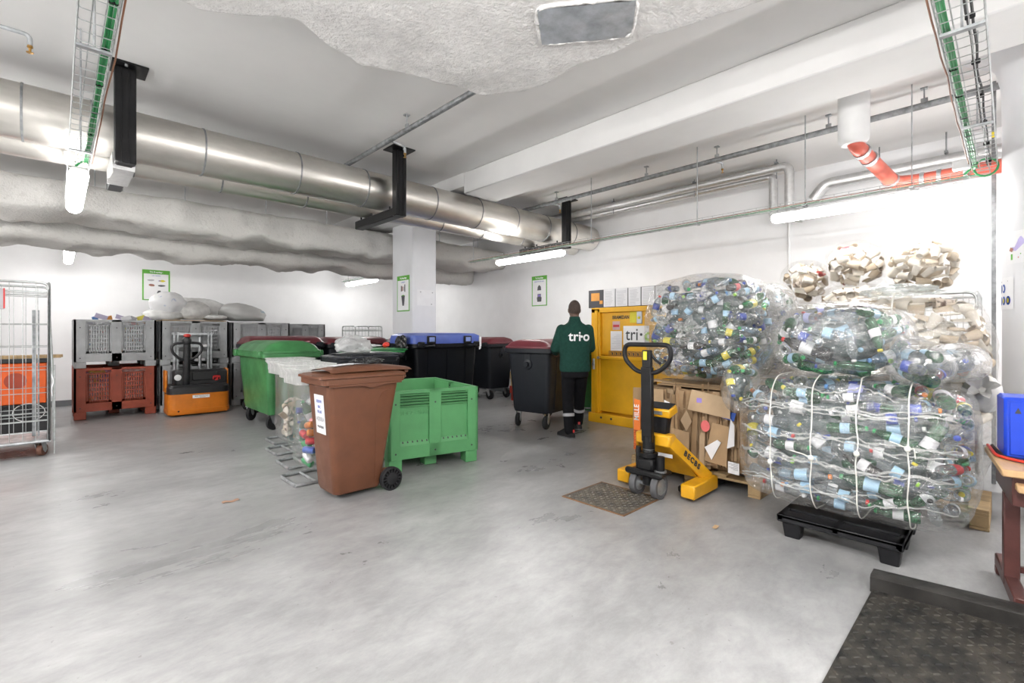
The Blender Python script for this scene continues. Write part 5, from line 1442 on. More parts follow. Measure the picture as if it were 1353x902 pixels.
def wrap(parent, name, c, d, e, m, pill=None, seed=0, amp=.03, nu=120, nv=70, sag=0., skin_gap=.008, lump=0.):
    """film skin: superellipsoid (never inside the packed volume) with bulges between the twine lines and rows"""
    q = MB(); c = Vector(c)
    vs, fs = [], []
    def pt(th, ph):
        p = Vector((math.cos(ph) * math.cos(th), math.cos(ph) * math.sin(th), math.sin(ph)))
        k = (abs(p.x) ** e + abs(p.y) ** e + abs(p.z) ** e) ** (-1 / e)
        s_ = Vector((p.x * d[0], p.y * d[1], p.z * d[2])) * k
        b = 0
        if pill:
            ny, nz = pill
            fy = (s_.y / d[1] * .5 + .5) * ny; fz_ = (s_.z / d[2] * .5 + .5) * nz + .25 * noise.noise(Vector((s_.y * 3, seed, s_.z * 2)))
            b = (abs(math.sin(PI * fz_)) ** .6) * (.35 + .65 * abs(math.sin(PI * fy)) ** .6) * .02
        nz_ = noise.fractal(Vector((s_.x * 3.2, s_.y * 3.2, s_.z * 4.2 + seed)), 1, 2, 4)
        b += skin_gap + amp * (.5 + .5 * nz_) + amp * .5 * abs(noise.noise(Vector((s_.x * 11, s_.y * 11, s_.z * 14 + seed))))
        if lump: b += lump * max(0, noise.noise(Vector((s_.x * 3.1, s_.y * 3.1, s_.z * 3.1 + seed)))) * 1.6
        out = s_ + Vector((s_.x / d[0], s_.y / d[1], s_.z / d[2])).normalized() * b
        if sag and out.z < -d[2] * .7: out.z -= sag * max(0, noise.noise(Vector((s_.x * 4, s_.y * 4, seed))) + .3)
        return c + out
    grid_e = lambda t: t
    for i in range(nv + 1):
        ph = -PI / 2 + PI * i / nv
        for j in range(nu): vs.append(pt(2 * PI * j / nu, ph))
    for i in range(nv):
        for j in range(nu):
            k = (j + 1) % nu; fs.append((i * nu + j, i * nu + k, (i + 1) * nu + k, (i + 1) * nu + j))
    q.add(vs, fs); return q.build(name, m, parent, ang=180)

# ---- A: strapped bale on the black plastic pallet
Ac, Ad, Ae = (3.91, .755, .628), (.42, .62, .425), 4.6
tA = thing('bottle_bale', 'big twine strapped bale of plastic bottles on the black plastic pallet', 'bale', (Ac[0], Ac[1], .2))
tA_off = Vector((Ac[0], Ac[1], .2))
wrap(tA, 'film_wrap', Vector(Ac) - tA_off, Ad, Ae, FILMC, (5, 5), 3, .012, 170, 120, sag=.015)
def skin(c, d, e, y, k=1.0, n=40, ex=.020):
    """vertical twine loop at height profile through y on the front half"""
    pts = []
    fy = abs(y - c[1]) / d[1]
    for i in range(n + 1):
        a = -PI * .5 + PI * i / n
        cx_, sz_ = -math.cos(a), math.sin(a)
        rem = max(.02, 1 - fy ** e)
        kk = (rem / (abs(cx_) ** e + abs(sz_) ** e)) ** (1 / e)
        pts.append(Vector((c[0] + cx_ * kk * (d[0] + ex), y, c[2] + sz_ * kk * (d[2] + ex))))
    return pts
for k, y in enumerate((.40, .64, .88, 1.12)):
    pts = [p + Vector((0, .012 * noise.noise(Vector((i * .25, k * 7.1, 0))), 0)) - tA_off for i, p in enumerate(skin(Ac, Ad, Ae, y))]
    MB().tube(pts, .0038, 6).build('twine', TWINE, tA)
    pz = pts[22 - 2 * k]; q = MB()
    q.ell(pz + Vector((-.006, 0, 0)), (.014, .016, .018), 10, 8); (q.tube([pz, pz + Vector((-.02, -.03, .01)), pz + Vector((-.012, -.035, -.05 + .02 * k))], .003, 5) if k != 1 else None); (q.tube([pz, pz + Vector((-.02, .04, .02)), pz + Vector((-.01, .08 + .02 * k, .03 - .04 * (k % 2)))], .0035, 5) if k % 2 == 0 else None); q.build('knot', TWINE, tA)
GATH = film('gathered film', (.86, .87, .85), .5, .4, .5, .15, 20)
for k in range(11):
    z = (.34, .36, .52, .535, .545, .69, .705, .85, .86, .875, .985)[k]; pts = []; sd = k * 3.3; y0_, y1_ = .20 + .25 * (k % 3 == 1), 1.35 - .3 * (k % 4 == 2)
    for i in range(61):
        y = y0_ + (y1_ - y0_) * i / 60; zz = z + .055 * noise.noise(Vector((i * .07, k // 2 * 3.3, 0))) + .02 * noise.noise(Vector((i * .3, sd, 1)))
        fy = abs(y - Ac[1]) / Ad[1]; fz_ = abs(zz - Ac[2]) / Ad[2]
        x = Ac[0] - (Ad[0] + .012) * max(.2, 1 - fy ** Ae - fz_ ** Ae) ** (1 / Ae)
        pts.append(Vector((x, y, zz)) - tA_off)
    MB().tube(pts, [.0035 + .012 * abs(noise.noise(Vector((i * .22, k, 2)))) ** 1.2 for i in range(61)], 6).build('gathered_film', GATH, tA)
def heart(parent, off, c, d, e, k=.72):
    q = MB().ell(Vector(c) - off, [v * k for v in d], 60, 50, lambda p: 1 + .10 * noise.fractal(p * 4, 1, 2, 3), 0, e)
    o = q.build('pressed_bottles', CORE, parent, ang=180); o['kind'] = 'stuff'; return o
heart(tA, tA_off, Ac, Ad, Ae)
pkA = Pack(Ac, Ad, Ae).fill(SIZES, 16000, .03, 5, .70, .88).fill([SIZES[0], SIZES[1], SIZES[5]], 6000, .015, 7, .3, .86, keep=lambda p, n: abs(p[1] - Ac[1]) > .42 or abs(p[2] - Ac[2]) > .28)
put_bottles(pkA, 'strapped bale', 'bottles in the strapped bale', 1, zone_of((3.5, .13, .2), (4.3, 1.38, 1.05), 1, ROW5, COL4), 125, .26)
pkA.items = []; pkA.fill(SIZES, 3000, .12, 6, .7, .9); put_bottles(pkA, '', '', 2, None, 0, .26)

# ---- B: bagged bale on the cardboard bale, C: whitish bale behind it
Bc, Bd, Be = (4.62, 2.04, 1.395), (.42, .53, .485), 3.6
tB = thing('bottle_bale', 'tall bagged bale of plastic bottles on top of the cardboard bale', 'bale', Bc)
wrap(tB, 'film_wrap', (0, 0, 0), Bd, Be, FILMC, (3, 4), 8, .016, 130, 90, lump=.022)
for p, s_ in (((-.47, .02, -.02), 1.0), ((-.45, .27, .10), .7), ((-.45, -.12, .30), .6), ((-.44, .12, -.33), .8)):
    rs = []; p = Vector(p)
    for i, (x, rr) in enumerate(((.06, .12), (.03, .07), (.005, .03), (-.008, .014), (-.02, .026), (-.04, .045))):
        rs.append([p + Vector((x, math.cos(a) * rr * (1 + .35 * math.sin(a * 5 + i)), math.sin(a) * rr * (1 + .35 * math.sin(a * 4 + i)) - (.02 if x < 0 else 0))) * 1.0 if True else 0 for a in [2 * PI * j / 22 for j in range(22)]])
    q = MB().rings([[p + (v - p) * s_ for v in r] for r in rs], cap=False); q.build('tied_neck', FILMW, tB, ang=180)
heart(tB, Vector(Bc), Bc, Bd, Be)
pkB = Pack(Bc, Bd, Be).fill(SIZES, 14000, .03, 15, .6, .88).fill([SIZES[0], SIZES[1], SIZES[5]], 6000, .02, 17, .3, .84)
put_bottles(pkB, 'tall bale on cardboard', 'bottles in the tall bale', 3, zone_of((4.2, 1.5, .9), (5.0, 2.6, 1.9), 1, ROW5, COL4), 92, .2)
pkB.items = []; pkB.fill(SIZES, 2500, .12, 16, .6, .9); put_bottles(pkB, '', '', 4, None, 0)
Cc, Cd = (5.46, 2.06, 1.39), (.35, .52, .48)
tC = thing('bottle_bale', 'whitish wrapped bottle bale standing behind the tall bale', 'bale', Cc)
wrap(tC, 'film_wrap', (0, 0, 0), Cd, 3.4, FILMW, (3, 5), 21, .02, 110, 80, lump=.022)
heart(tC, Vector(Cc), Cc, Cd, 3.4)
pkC = Pack(Cc, Cd, 3.4).fill(SIZES, 5000, .03, 25, .6, .88)
put_bottles(pkC, 'whitish rear bale', 'bottles in the whitish bale', 5, zone_of((5.05, 1.5, .9), (5.8, 2.6, 1.85), 0, ROW3, COL3), 22, .15)
tag(MB().bb((5.08, 1.55, 0), (5.76, 2.58, .855), .03).build('cardboard_bale', mat('streaked kraft', (.36, .25, .15), .85, var=.4, vs=30, stretch=(1, 1, .1))), 'second cardboard bale hidden behind the front one, under the whitish bottle bale', 'bale')  # kraft tone with vertical streaks

# ---- D: the big round bag on the strapped bale, E: smaller bags on its top
def bottle_bag(label, where, group, c, d, e, n, seed, knot=None, m=None, tries=3000, green=.2, nu=90, nv=56, fold=True):
    t = thing('bottle_bag', label, 'bag', c)
    wrap(t, 'bag_film', (0, 0, 0), d, e, m or FILMS, None, seed, .016, nu, nv)
    if knot:
        q = MB(); p = Vector(knot); nn = p.normalized(); u = nn.orthogonal().normalized(); w = nn.cross(u)
        rs = [[p + nn * s + (u * math.cos(a) + w * math.sin(a)) * rr * (1 + .35 * math.sin(a * 6 + i)) for a in [2 * PI * j / 24 for j in range(24)]] for i, (s, rr) in enumerate(((-.04, .11), (.0, .05), (.03, .02), (.07, .04), (.12, .06)))]
        q.rings(rs, cap=False); q.build('tied_neck', m or FILMS, t, ang=180)
    heart(t, Vector(c), c, d, e, .6)
    pk = Pack(c, d, e).fill(SIZES, tries * 3, .03, seed, .35, .88).fill([SIZES[0], SIZES[1], SIZES[5]], tries * 3, .02, seed + 3, .3, .82)
    put_bottles(pk, where, group, seed + 50, zone_of(Vector(c) - Vector(d), Vector(c) + Vector(d), 1, ROW3, COL3), n, green)
    pk.items = []; pk.fill(SIZES, 600, .12, seed + 1, .4, .9); put_bottles(pk, '', '', seed + 51, None, 0)
    return t
bottle_bag('big round clear bag of plastic bottles resting on the strapped bale', 'big round bag', 'bottles in the big round bag', (3.84, .80, 1.305), (.33, .39, .245), 2.4, 46, 31, m=FILMS, tries=5000, green=.3)
bottle_bag('small peaked clear bag with a tied corner, on the right of the strapped bale', 'small peaked bag', 'bottles in the peaked bag', (3.70, .375, 1.155), (.17, .15, .105), 2.2, 8, 33, knot=(-.04, .06, .15), tries=900)
bottle_bag('bulging clear bag at the left end on top of the strapped bale', 'left end bag', 'bottles in the left end bag', (3.87, 1.46, .93), (.19, .10, .18), 2.6, 8, 35, tries=900)
bottle_bag('small clear bag of milk bottles behind the peaked bag', 'bag behind peaked bag', 'bottles behind the peaked bag', (4.22, .25, 1.16), (.20, .15, .11), 2.2, 6, 37, m=FILMW, tries=700, green=.0)
if REST.v:
    tag(REST.build('plastic_bottles', [PETC, PETG, PETB, PETK, cmat('white cap', CAPS['white']), cmat('navy', LABS['navy']), cmat('sky', LABS['sky']), cmat('white', LABS['white'])]), 'mass of plastic bottles deeper inside the bales and bags', 'bottles', kind='stuff')

# ---- cups
CUPW = mat('paper cup white', (.70, .645, .56), .8, spec=.2, var=.10, vs=8); CUPT = mat('paper cup cream', (.56, .46, .34), .8, spec=.2, var=.15); CUPP = mat('paper cup printed', (.62, .52, .42), .6, 0, 0, 22, col2=(.10, .05, .03), lo=.52, hi=.58)
CUPG = mat('paper cup teal', (.04, .27, .26), .5); CUPR = mat('paper cup red', (.58, .06, .07), .5)
def cup_mb(h=.095, r0=.026, r1=.038, sq=1.0):
    q = MB(); n = 16
    pr = [(r0 * .9, -h / 2 + .006), (r0, -h / 2), (r1, h / 2), (r1 + .003, h / 2 + .001), (r1 + .002, h / 2 - .003), (r1 - .003, h / 2 - .002), (r0 - .002, -h / 2 + .010), (0.0005, -h / 2 + .010)]
    q.rings([[Vector((r * math.cos(a), r * math.sin(a) * sq, z)) for a in [2 * PI * j / n for j in range(n)]] for r, z in pr]); return q
CUPS = [(cup_mb(), .040, .055), (cup_mb(.11, .028, .042), .043, .06), (cup_mb(.085, .025, .036, .45), .037, .05), (cup_mb(.10, .027, .040, .25), .040, .055)]
_cc = {}
def cup_mesh(k, m):
    if (k, m.name) not in _cc: _cc[k, m.name] = CUPS[k][0].mesh('cup', m, 40)
    return _cc[k, m.name]
CREST = MB()
def put_cups(pk, where, group, seed, zone, limit):
    r_ = random.Random(seed)
    its = sorted(pk.items, key=lambda it: -(it[3] @ (CAMP - it[0]) / np.linalg.norm(CAMP - it[0])))
    for i, (p, ax, k, n, rv) in enumerate(its):
        Mx = axis_matrix(p, ax, rv[0] * 6.28)
        m_, nm = [(CUPW, 'white'), (CUPT, 'cream'), (CUPP, 'brown printed'), (CUPG, 'teal'), (CUPR, 'red')][0 if rv[1] < .60 else 1 if rv[1] < .87 else 2 if rv[1] < .975 else 3 if rv[1] < .985 else 4]
        if i >= limit:
            CREST.M = Mx; CREST.add(CUPS[k][0].v, CUPS[k][0].f, 0 if rv[1] < .6 else 1); CREST.M = Matrix(); continue
        o = bpy.data.objects.new('paper_cup', cup_mesh(k, m_)); C.objects.link(o); o.matrix_world = Mx
        tag(o, f"{nm} {['paper cup', 'tall paper cup', 'squashed paper cup', 'flattened paper cup'][k]}, {zone(p)}, {where}", 'cup', group)
CS = [(c[1], c[2]) for c in CUPS]
def cup_bag(label, where, c, d, n, seed, e=2.3, tries=4000, neck=None):
    t = thing('cup_bag', label, 'bag', c)
    wrap(t, 'bag_film', (0, 0, 0), d, e, FILMCUP, None, seed, .014, 70, 44, skin_gap=.018)
    core = MB().ell((0, 0, 0), [v * .55 for v in d], 24, 16, lambda p: 1 + .1 * noise.noise(p * 4)); core.build('packed_cups', CUPT, t)['kind'] = 'stuff'
    if neck:
        q = MB(); p = Vector(neck); nn = p.normalized(); u = nn.orthogonal().normalized(); w = nn.cross(u)
        q.rings([[p + nn * s + (u * math.cos(a) + w * math.sin(a)) * rr * (1 + .3 * math.sin(a * 6 + i)) for a in [2 * PI * j / 20 for j in range(20)]] for i, (s, rr) in enumerate(((-.03, .08), (0, .02), (.06, .05)))], cap=False); q.build('tied_neck', FILMCUP, t, ang=180)
    pk = Pack(c, d, e).fill(CS, tries, .012, seed, .3, .80)
    put_cups(pk, where, 'cups in the bags', seed, zone_of(Vector(c) - Vector(d), Vector(c) + Vector(d), 1, ROW3, COL3), n)
    return t
cup_bag('left upper bag of paper cups with brown prints and one red piece', 'the left upper cup bag', (6.10, 1.60, 1.93), (.24, .22, .215), 42, 61)
cup_bag('middle upper bag of paper cups, topmost of the pile', 'the middle upper cup bag', (6.02, 1.12, 2.06), (.25, .26, .225), 48, 62)
cup_bag('lower bag of paper cups under the middle upper bag', 'the lower cup bag', (5.85, 1.10, 1.665), (.24, .30, .16), 36, 63)
cup_bag('right upper bag of paper cups with a teal cup, on the silver roll cage', 'the right upper cup bag', (5.95, .58, 1.975), (.29, .27, .25), 52, 64)
cup_bag('low left bag of paper cups behind the big round bottle bag', 'the low left cup bag', (6.15, 1.72, 1.60), (.24, .26, .10), 26, 65)
# hidden bale that carries the cup bags
tag(MB().rings([rrect(6.23, 1.48, .58, 1.0, .08, z, 5) for z in (0., 1.47)]).build('wrapped_bale', mat('wrapped white bale', (.62, .58, .52), .6, 0, .25, 12, .6, 14)), 'white wrapped bale under the cup bags, mostly hidden by bottle bales', 'bale')
# white bale of crushed cups in front of the silver cage
Wc, Wd, We = (4.86, .56, .92), (.33, .46, .70), 4.0
tW = thing('cup_bale', 'big white bale of crushed paper cups behind the strapped bottle bale', 'bale', (Wc[0], Wc[1], .2))
oW = Vector((Wc[0], Wc[1], .2))
wrap(tW, 'film_wrap', Vector(Wc) - oW, Wd, We, film('cup bale film', (.86, .83, .77), .05, .30, .35, .15, 7, stretch=(1, 1, 2), bump=.4), (3, 7), 41, .02, 110, 90, skin_gap=.022)
q = MB().ell(Vector(Wc) - oW, [v * .76 for v in Wd], 60, 60, lambda p: 1 + .06 * noise.fractal(p * 5, 1, 2, 4), 0, We); q.build('crushed_paper', mat('crushed paper', (.72, .68, .60), .8, var=.3, vs=22, bump=.7, bs=24, stretch=(1, 1, 2.5)), tW, ang=180)['kind'] = 'stuff'
MB().tube([p - oW for p in skin(Wc, Wd, We, .62, ex=.045)], .006, 6).build('twine', TWINE, tW)
pkW = Pack(Wc, Wd, We).fill([(.028, .055)] * 4, 16000, .006, 71, .75, .72, keep=lambda p, n: p[2] > .75)
put_cups(pkW, 'the white crushed cup bale', 'cups in the crushed cup bale', 71, zone_of((4.5, .08, .7), (5.2, 1.02, 1.63), 1, ['bottom row', 'lower row', 'middle row', 'upper row', 'top row'], COL4), 100)
# clear bag lying on it and a tied bag end at its right
crumple('plastic_bag', 'clear bag with greenish film lying on the white cup bale', 'bag', (4.86, .62, 1.685), (.20, .24, .055), film('greenish bag', (.78, .86, .84), .3, .4, .5, .12, 6), 14, .2, flat=-.8)
sack('white tied sack squeezed between the cup bale and the work table', (4.42, .13, .95), (.075, .10, .12), mat('dull white sack', (.55, .54, .52), .35, 0, .15, 9, .35, 16), 44, knot=(-.07, .0, .03), group='white sacks by the table', flat=-2)
pallet('wooden pallet under the white crushed cup bale', (4.57, .10, 0), WOOD, lx=.58, ly=.95)
if CREST.v: tag(CREST.build('paper_cups', [CUPW, CUPT]), 'mass of paper cups deeper inside the cup bags', 'cups', kind='stuff')

# ---- contents of the hanging sacks
def sack_fill(c, d, which, where, group, n, seed):
    pk = Pack(c, d, 2.8)
    if which == 'cup':
        pk.fill(CS, 6000, .05, seed, .3, .74); put_cups(pk, where, group, seed, zone_of(Vector(c) - Vector(d), Vector(c) + Vector(d), 1, ROW5, ['back', 'front']), n)
    else:
        pk.fill([SIZES[0], SIZES[1], SIZES[5]] if False else SIZES, 5000, .07, seed, .2, .82); put_bottles(pk, where, group, seed, zone_of(Vector(c) - Vector(d), Vector(c) + Vector(d), 1, ROW5, ['back', 'front']), n, .3)
sack_fill((1.99, 5.77, .36), (.135, .15, .26), 'cup', 'the hung cup sack', 'cups in the hung sack', 30, 81)
sack_fill((1.90, 5.12, .40), (.135, .15, .30), 'bottle', 'the hung bottle sack', 'bottles in the hung sack', 9, 82)
def can_mb():
    q = MB(); q.lathe([(.020, -.058), (.026, -.056), (.032, -.048), (.033, -.04), (.033, .04), (.027, .054), (.026, .058), (.022, .055), (.0, .055)], 18); return q
CAN = can_mb(); pk = Pack((1.75, 4.52, .34), (.13, .145, .24), 2.8).fill([(.034, .06)], 5000, .05, 83, .4, .96)
canm = {n: mat('can ' + n, c, .3, .35, var=.1) for n, c in (('red', (.55, .03, .04)), ('green', (.04, .35, .12)), ('white', (.75, .75, .76)), ('blue', (.05, .12, .45)), ('pink', (.60, .25, .28)), ('orange', (.65, .22, .04)))}
for i, (p, ax, k, n, rv) in enumerate(pk.items[:70]):
    cn = ['red', 'green', 'white', 'blue', 'pink', 'orange'][int(rv[1] * 5.99)]
    me = _cc.setdefault(('can', cn), CAN.mesh('can_body', canm[cn]))
    o = bpy.data.objects.new('drink_can', me); C.objects.link(o); o.matrix_world = axis_matrix(p, ax, rv[0] * 6)
    tag(o, f"{cn} drink can in the nearest hung sack, {['bottom', 'second', 'third', 'fourth', 'top'][min(4, max(0, int((p[2] - .1) / .52 * 5)))]} layer", 'can', 'cans in the nearest hung sack')

# ---- cardboard bale
KR = [mat('kraft ' + str(i), c, .8, var=.16, vs=3, bump=.05) for i, c in enumerate(((.42, .28, .155), (.47, .325, .19), (.36, .235, .125), (.50, .36, .225), (.33, .21, .115)))]
CX0, CY0, CY1, CZ0, CZ1 = 4.13, 1.45, 2.55, .146, .86
tK = thing('cardboard_bale', 'bale of pressed brown cardboard on the wooden pallet behind the pallet jack', 'bale', (CX0, CY0, CZ0))
H_ = CZ1 - CZ0; Wk = CY1 - CY0
MB().bb((.05, .03, 0), (.76, Wk - .03, H_ - .03), .04).build('pressed_core', mat('kraft core', (.30, .195, .105), .85, var=.4, vs=26, stretch=(1, 6, .15)), tK)
r_ = random.Random(21)
def sheet(y, z0, w, h, x, yaw, tilt, m, name='cardboard_sheet', bend=.02, lean=0., th=.005):
    q = MB(); ca, sa = math.cos(yaw), math.sin(yaw); ph = r_.random() * 6
    def S(u, v, k):
        a = (u - .5) * w; b = v * h
        xo = bend * math.sin(v * PI * 1.1 + ph) + .006 * noise.noise(Vector((u * 3, v * 4, ph)))
        yy = a * math.cos(tilt) - b * math.sin(tilt); zz = a * math.sin(tilt) + b * math.cos(tilt)
        return (x + xo - sa * yy + k * th, y + ca * yy, z0 + zz)
    q.grid(lambda u, v: S(u, v, 0), 4, 8); q.grid(lambda u, v: S(u, v, 1), 4, 8)
    return q.build(name, m, tK, ang=30)
for i in range(66):
    y = .02 + (Wk - .04) * ((i * .618) % 1.0)
    w = r_.uniform(.05, .17); h = r_.uniform(.22, .66); z = r_.uniform(0, max(.01, H_ - h))
    sheet(y, z, w, h, .035 - .03 * r_.random(), r_.uniform(-.55, .55), r_.uniform(-.08, .08), KR[r_.randrange(5)], bend=r_.uniform(.0, .03))
for i in range(20):   # folded edges standing out at the front and over the top
    y = .03 + (Wk - .06) * r_.random(); sheet(y, .05, .03, H_ + r_.uniform(-.12, .03), .0 - .02 * r_.random(), PI / 2 + r_.uniform(-.4, .4), r_.uniform(-.05, .05), KR[r_.randrange(5)], bend=.025)
for i in range(10):
    q = MB().box((.15 + .06 * i, Wk * .5 + .1 * math.sin(i * 2), H_ + .0), (.16, Wk * r_.uniform(.4, .85), .006), 0, 0, Euler((r_.uniform(-.05, .05), r_.uniform(-.06, .02), r_.uniform(-.1, .1)))); q.build('cardboard_sheet', KR[i % 5], tK)
for i in range(8):  # left side of the bale
    q = MB().box((.1 + .08 * i, Wk - .012, H_ * .5), (.12, .006, H_ * r_.uniform(.6, .98)), 0, 0, Euler((0, r_.uniform(-.08, .08), r_.uniform(-.2, .2)))); q.build('cardboard_sheet', KR[i % 5], tK)
def flat(y, z, pts, m, name, x=-.045, th=.004, rx=0.):
    """flat piece on the front; pts in (y to the viewer's right, z)"""
    Mx = face_matrix((x, y, z), (-1, .0, 0)) @ Matrix.Rotation(rx, 4, 'Y')
    return MB().prism(pts, th, Mx).build(name, m, tK)
flat(.36, .60, [(-.17, -.07), (.20, -.11), (.20, .06), (-.13, .11)], KR[3], 'box_flap', -.085)
MB().bb((-.0905, .40, .60), (-.089, .445, .64)).build('violet_print', mvio, tK)
for y, z, pts in ((.73, .54, [(-.02, -.1), (.02, -.09), (.025, .03), (-.03, .05)]), (.16, .42, [(-.03, -.18), (.03, -.15), (.03, .02), (.0, .07)]), (.30, .20, [(-.08, .02), (.03, .10), (.06, .08), (-.02, -.08)]), (.98, .62, [(-.015, -.26), (.025, -.24), (.02, .07), (-.02, .08)]), (1.02, .12, [(-.02, -.1), (.03, -.06), (.0, .12), (-.03, .1)]), (.46, .62, [(-.01, -.08), (.015, -.08), (.015, .05), (-.01, .05)])):
    flat(y, z, pts, M['paper'], 'white_sheet', -.075)
flat(.55, .42, [(-.055, 0), (0, -.09), (.05, .0), (.0, .10)], KR[3], 'box_flap', -.065)
flat(.62, .22, [(-.09, -.2), (.09, -.2), (.09, .1), (-.08, .12)], KR[1], 'box_flap', -.055); flat(.28, .30, [(-.11, -.2), (.08, -.22), (.1, .12), (-.04, .14)], KR[0], 'box_flap', -.06); flat(.84, .60, [(-.1, -.26), (.06, -.26), (.06, .08), (-.1, .08)], KR[1], 'box_flap', -.05)
flat(.38, .40, [(.04 * math.cos(a), .05 * math.sin(a)) for a in [2 * PI * i / 14 for i in range(14)]], mat('pink print', (.72, .16, .16), .6), 'pink_disc', -.062)
flat(.17, .52, [(-.07, -.03), (.03, -.05), (.05, .02), (-.05, .03)], msafe, 'blue_flap', -.062)
sh = flat(.13, .09, [(-.045, -.045), (.045, -.05), (.045, .045), (-.045, .05)], M['paper'], 'shipping_sheet', -.09)
q = MB()
for k in range(7): q.bb((-.0955, .095, .075 + .0 + k * .009), (-.094, .13 + .02 * (k % 3), .079 + k * .009))
q.build('print_lines', M['greyink'], sh)
orb = flat(1.045, .30, [(-.035, -.22), (.035, -.21), (.04, .26), (-.03, .27)], mat('orange tape', (.80, .20, .03), .5), 'printed_band', -.075)
text('OUSSIM', .075, mat('tape dark print', (.45, .07, .02), .5), orb, face_matrix((-.0805, 1.05, .18), (-1, 0, 0)) @ Matrix.Rotation(PI / 2, 4, 'Z'), bold=.001, xs=.72, extrude=.0006)
text('MILLE', .075, M['white'], orb, face_matrix((-.0805, 1.045, .44), (-1, 0, 0)) @ Matrix.Rotation(PI / 2, 4, 'Z'), bold=.001, xs=.82, extrude=.0006)
# ================================================================ the walking man
SKIN = mat('dark skin', (.105, .055, .035), .5, var=.1); HAIR = mat('short black hair', (.062, .040, .032), .7, var=.3, vs=60, bump=.4, bs=300)
SWEAT = mat('dark green fleece', (.013, .052, .040), .9, var=.2, vs=30, bump=.15, bs=200, spec=.2); TROU = mat('black work trousers', (.006, .006, .008), .85, var=.3, vs=20, spec=.2)
def remesh(o, vox, sm=4):
    r = o.modifiers.new('Remesh', 'REMESH'); r.mode = 'VOXEL'; r.voxel_size = vox; r.use_smooth_shade = True
    s = o.modifiers.new('Smooth', 'SMOOTH'); s.factor = .5; s.iterations = sm
def eloft(q, rows, n=28):
    q.rings([[Vector((x + rx * math.copysign(abs(math.cos(a)) ** .85, math.cos(a)), y + ry * math.copysign(abs(math.sin(a)) ** .85, math.sin(a)), z)) for a in [2 * PI * j / n for j in range(n)]] for z, rx, ry, x, y in rows])
def limb(q, pts, rs, n=16):
    P, Rr = [], []
    for i in range(len(pts) - 1):
        a, b = Vector(pts[i]), Vector(pts[i + 1])
        for k in range(6): P.append(a.lerp(b, k / 6)); Rr.append(rs[i] + (rs[i + 1] - rs[i]) * k / 6)
    P.append(Vector(pts[-1])); Rr.append(rs[-1]); q.tube(P, Rr, n)
    for p, r in zip(pts, rs): q.ell(p, (r, r, r), 14, 10)
LS, LE, LW = (-.175, -.01, 1.395), (-.245, .06, 1.155), (-.19, .33, 1.09)
RS, RE, RW = (.175, -.01, 1.395), (.225, .07, 1.16), (.10, .33, 1.09)
LH, LK, LA = (-.085, 0, .86), (-.085, .03, .47), (-.075, -.02, .085)
RH, RK, RA = (.085, 0, .86), (.10, .17, .50), (.11, .30, .12)
q = MB()
eloft(q, [(.84, .15, .10, 0, 0), (1.0, .14, .10, 0, 0), (1.25, .165, .105, 0, 0), (1.38, .175, .095, 0, -.01), (1.46, .10, .075, 0, -.01), (1.50, .058, .06, 0, .0), (1.60, .055, .06, 0, .015)])
q.ell((0, .03, 1.655), (.074, .093, .112), 24, 18); q.ell((0, .06, 1.60), (.056, .070, .065), 18, 12)      # skull, jaw
q.ell((0, .128, 1.635), (.014, .018, .022), 10, 8); q.ell((0, .115, 1.655), (.011, .014, .03), 10, 8)          # nose
q.ell((0, .112, 1.590), (.026, .014, .008), 10, 6); q.ell((0, .118, 1.683), (.055, .010, .008), 10, 6)         # mouth, brow
for s in (-1, 1):
    q.ell((s * .075, .025, 1.645), (.010, .020, .033), 12, 10); q.ell((s * .030, .110, 1.662), (.014, .010, .009), 10, 8)
for S_, E_, W2, s in ((LS, LE, LW, -1), (RS, RE, RW, 1)):
    limb(q, [S_, E_, W2], [.048, .038, .027])
    w = Vector(W2); f = (w - Vector(E_)).normalized(); side = Vector((-s, 0, 0)); side = (side - f * side.dot(f)).normalized(); dn = f.cross(side) * s
    if dn.z > 0: dn = -dn
    pc = w + f * .05; 
    Rm = Matrix((side, f, -dn)).transposed()
    b0 = len(q.v); q.ell((0, 0, 0), (.040, .050, .016), 16, 10); q.v[b0:] = [Rm @ v + pc for v in q.v[b0:]]
    for k in range(4):      # fingers curl down round the handle
        base = pc + f * .042 + side * (.028 - .0185 * k); ln = (.072, .080, .075, .060)[k]
        p1 = base + f * ln * .40 - dn * .002; p2 = p1 + (f * .35 + dn).normalized() * ln * .36; p3 = p2 + (dn - f * .6).normalized() * ln * .28
        q.tube([base - f * .02, base, p1, p2, p3], [.009, .0092, .0088, .008, .0065], 8)
    tb_ = pc + side * .034 - f * .022; q.tube([tb_, tb_ + side * .022 + f * .018 + dn * .012, tb_ + side * .018 + f * .042 + dn * .032, tb_ + side * .006 + f * .056 + dn * .042], [.012, .0115, .010, .008], 8)
for H_2, K_, A_ in ((LH, LK, LA), (RH, RK, RA)): limb(q, [H_2, K_, A_], [.075, .052, .036])
man = q.build('person', SKIN, None, ang=180); remesh(man, .006, 3)
man.location = (4.85, 3.90, 0); man.rotation_euler = (0, 0, rad(46.3 - 90 + 4))
tag(man, 'man in dark green fleece and black trousers walking away while pushing the dark container', 'person')
q = MB().ell((0, .018, 1.672), (.0785, .094, .108), 28, 18)
q.v = [v for v in q.v]; h = q.build('hair', HAIR, man, ang=180)
bm = bmesh.new(); bm.from_mesh(h.data); bmesh.ops.delete(bm, geom=[v for v in bm.verts if v.co.z < 1.60 or (v.co.y > .07 and v.co.z < 1.715)], context='VERTS'); bm.to_mesh(h.data); bm.free()
q = MB()
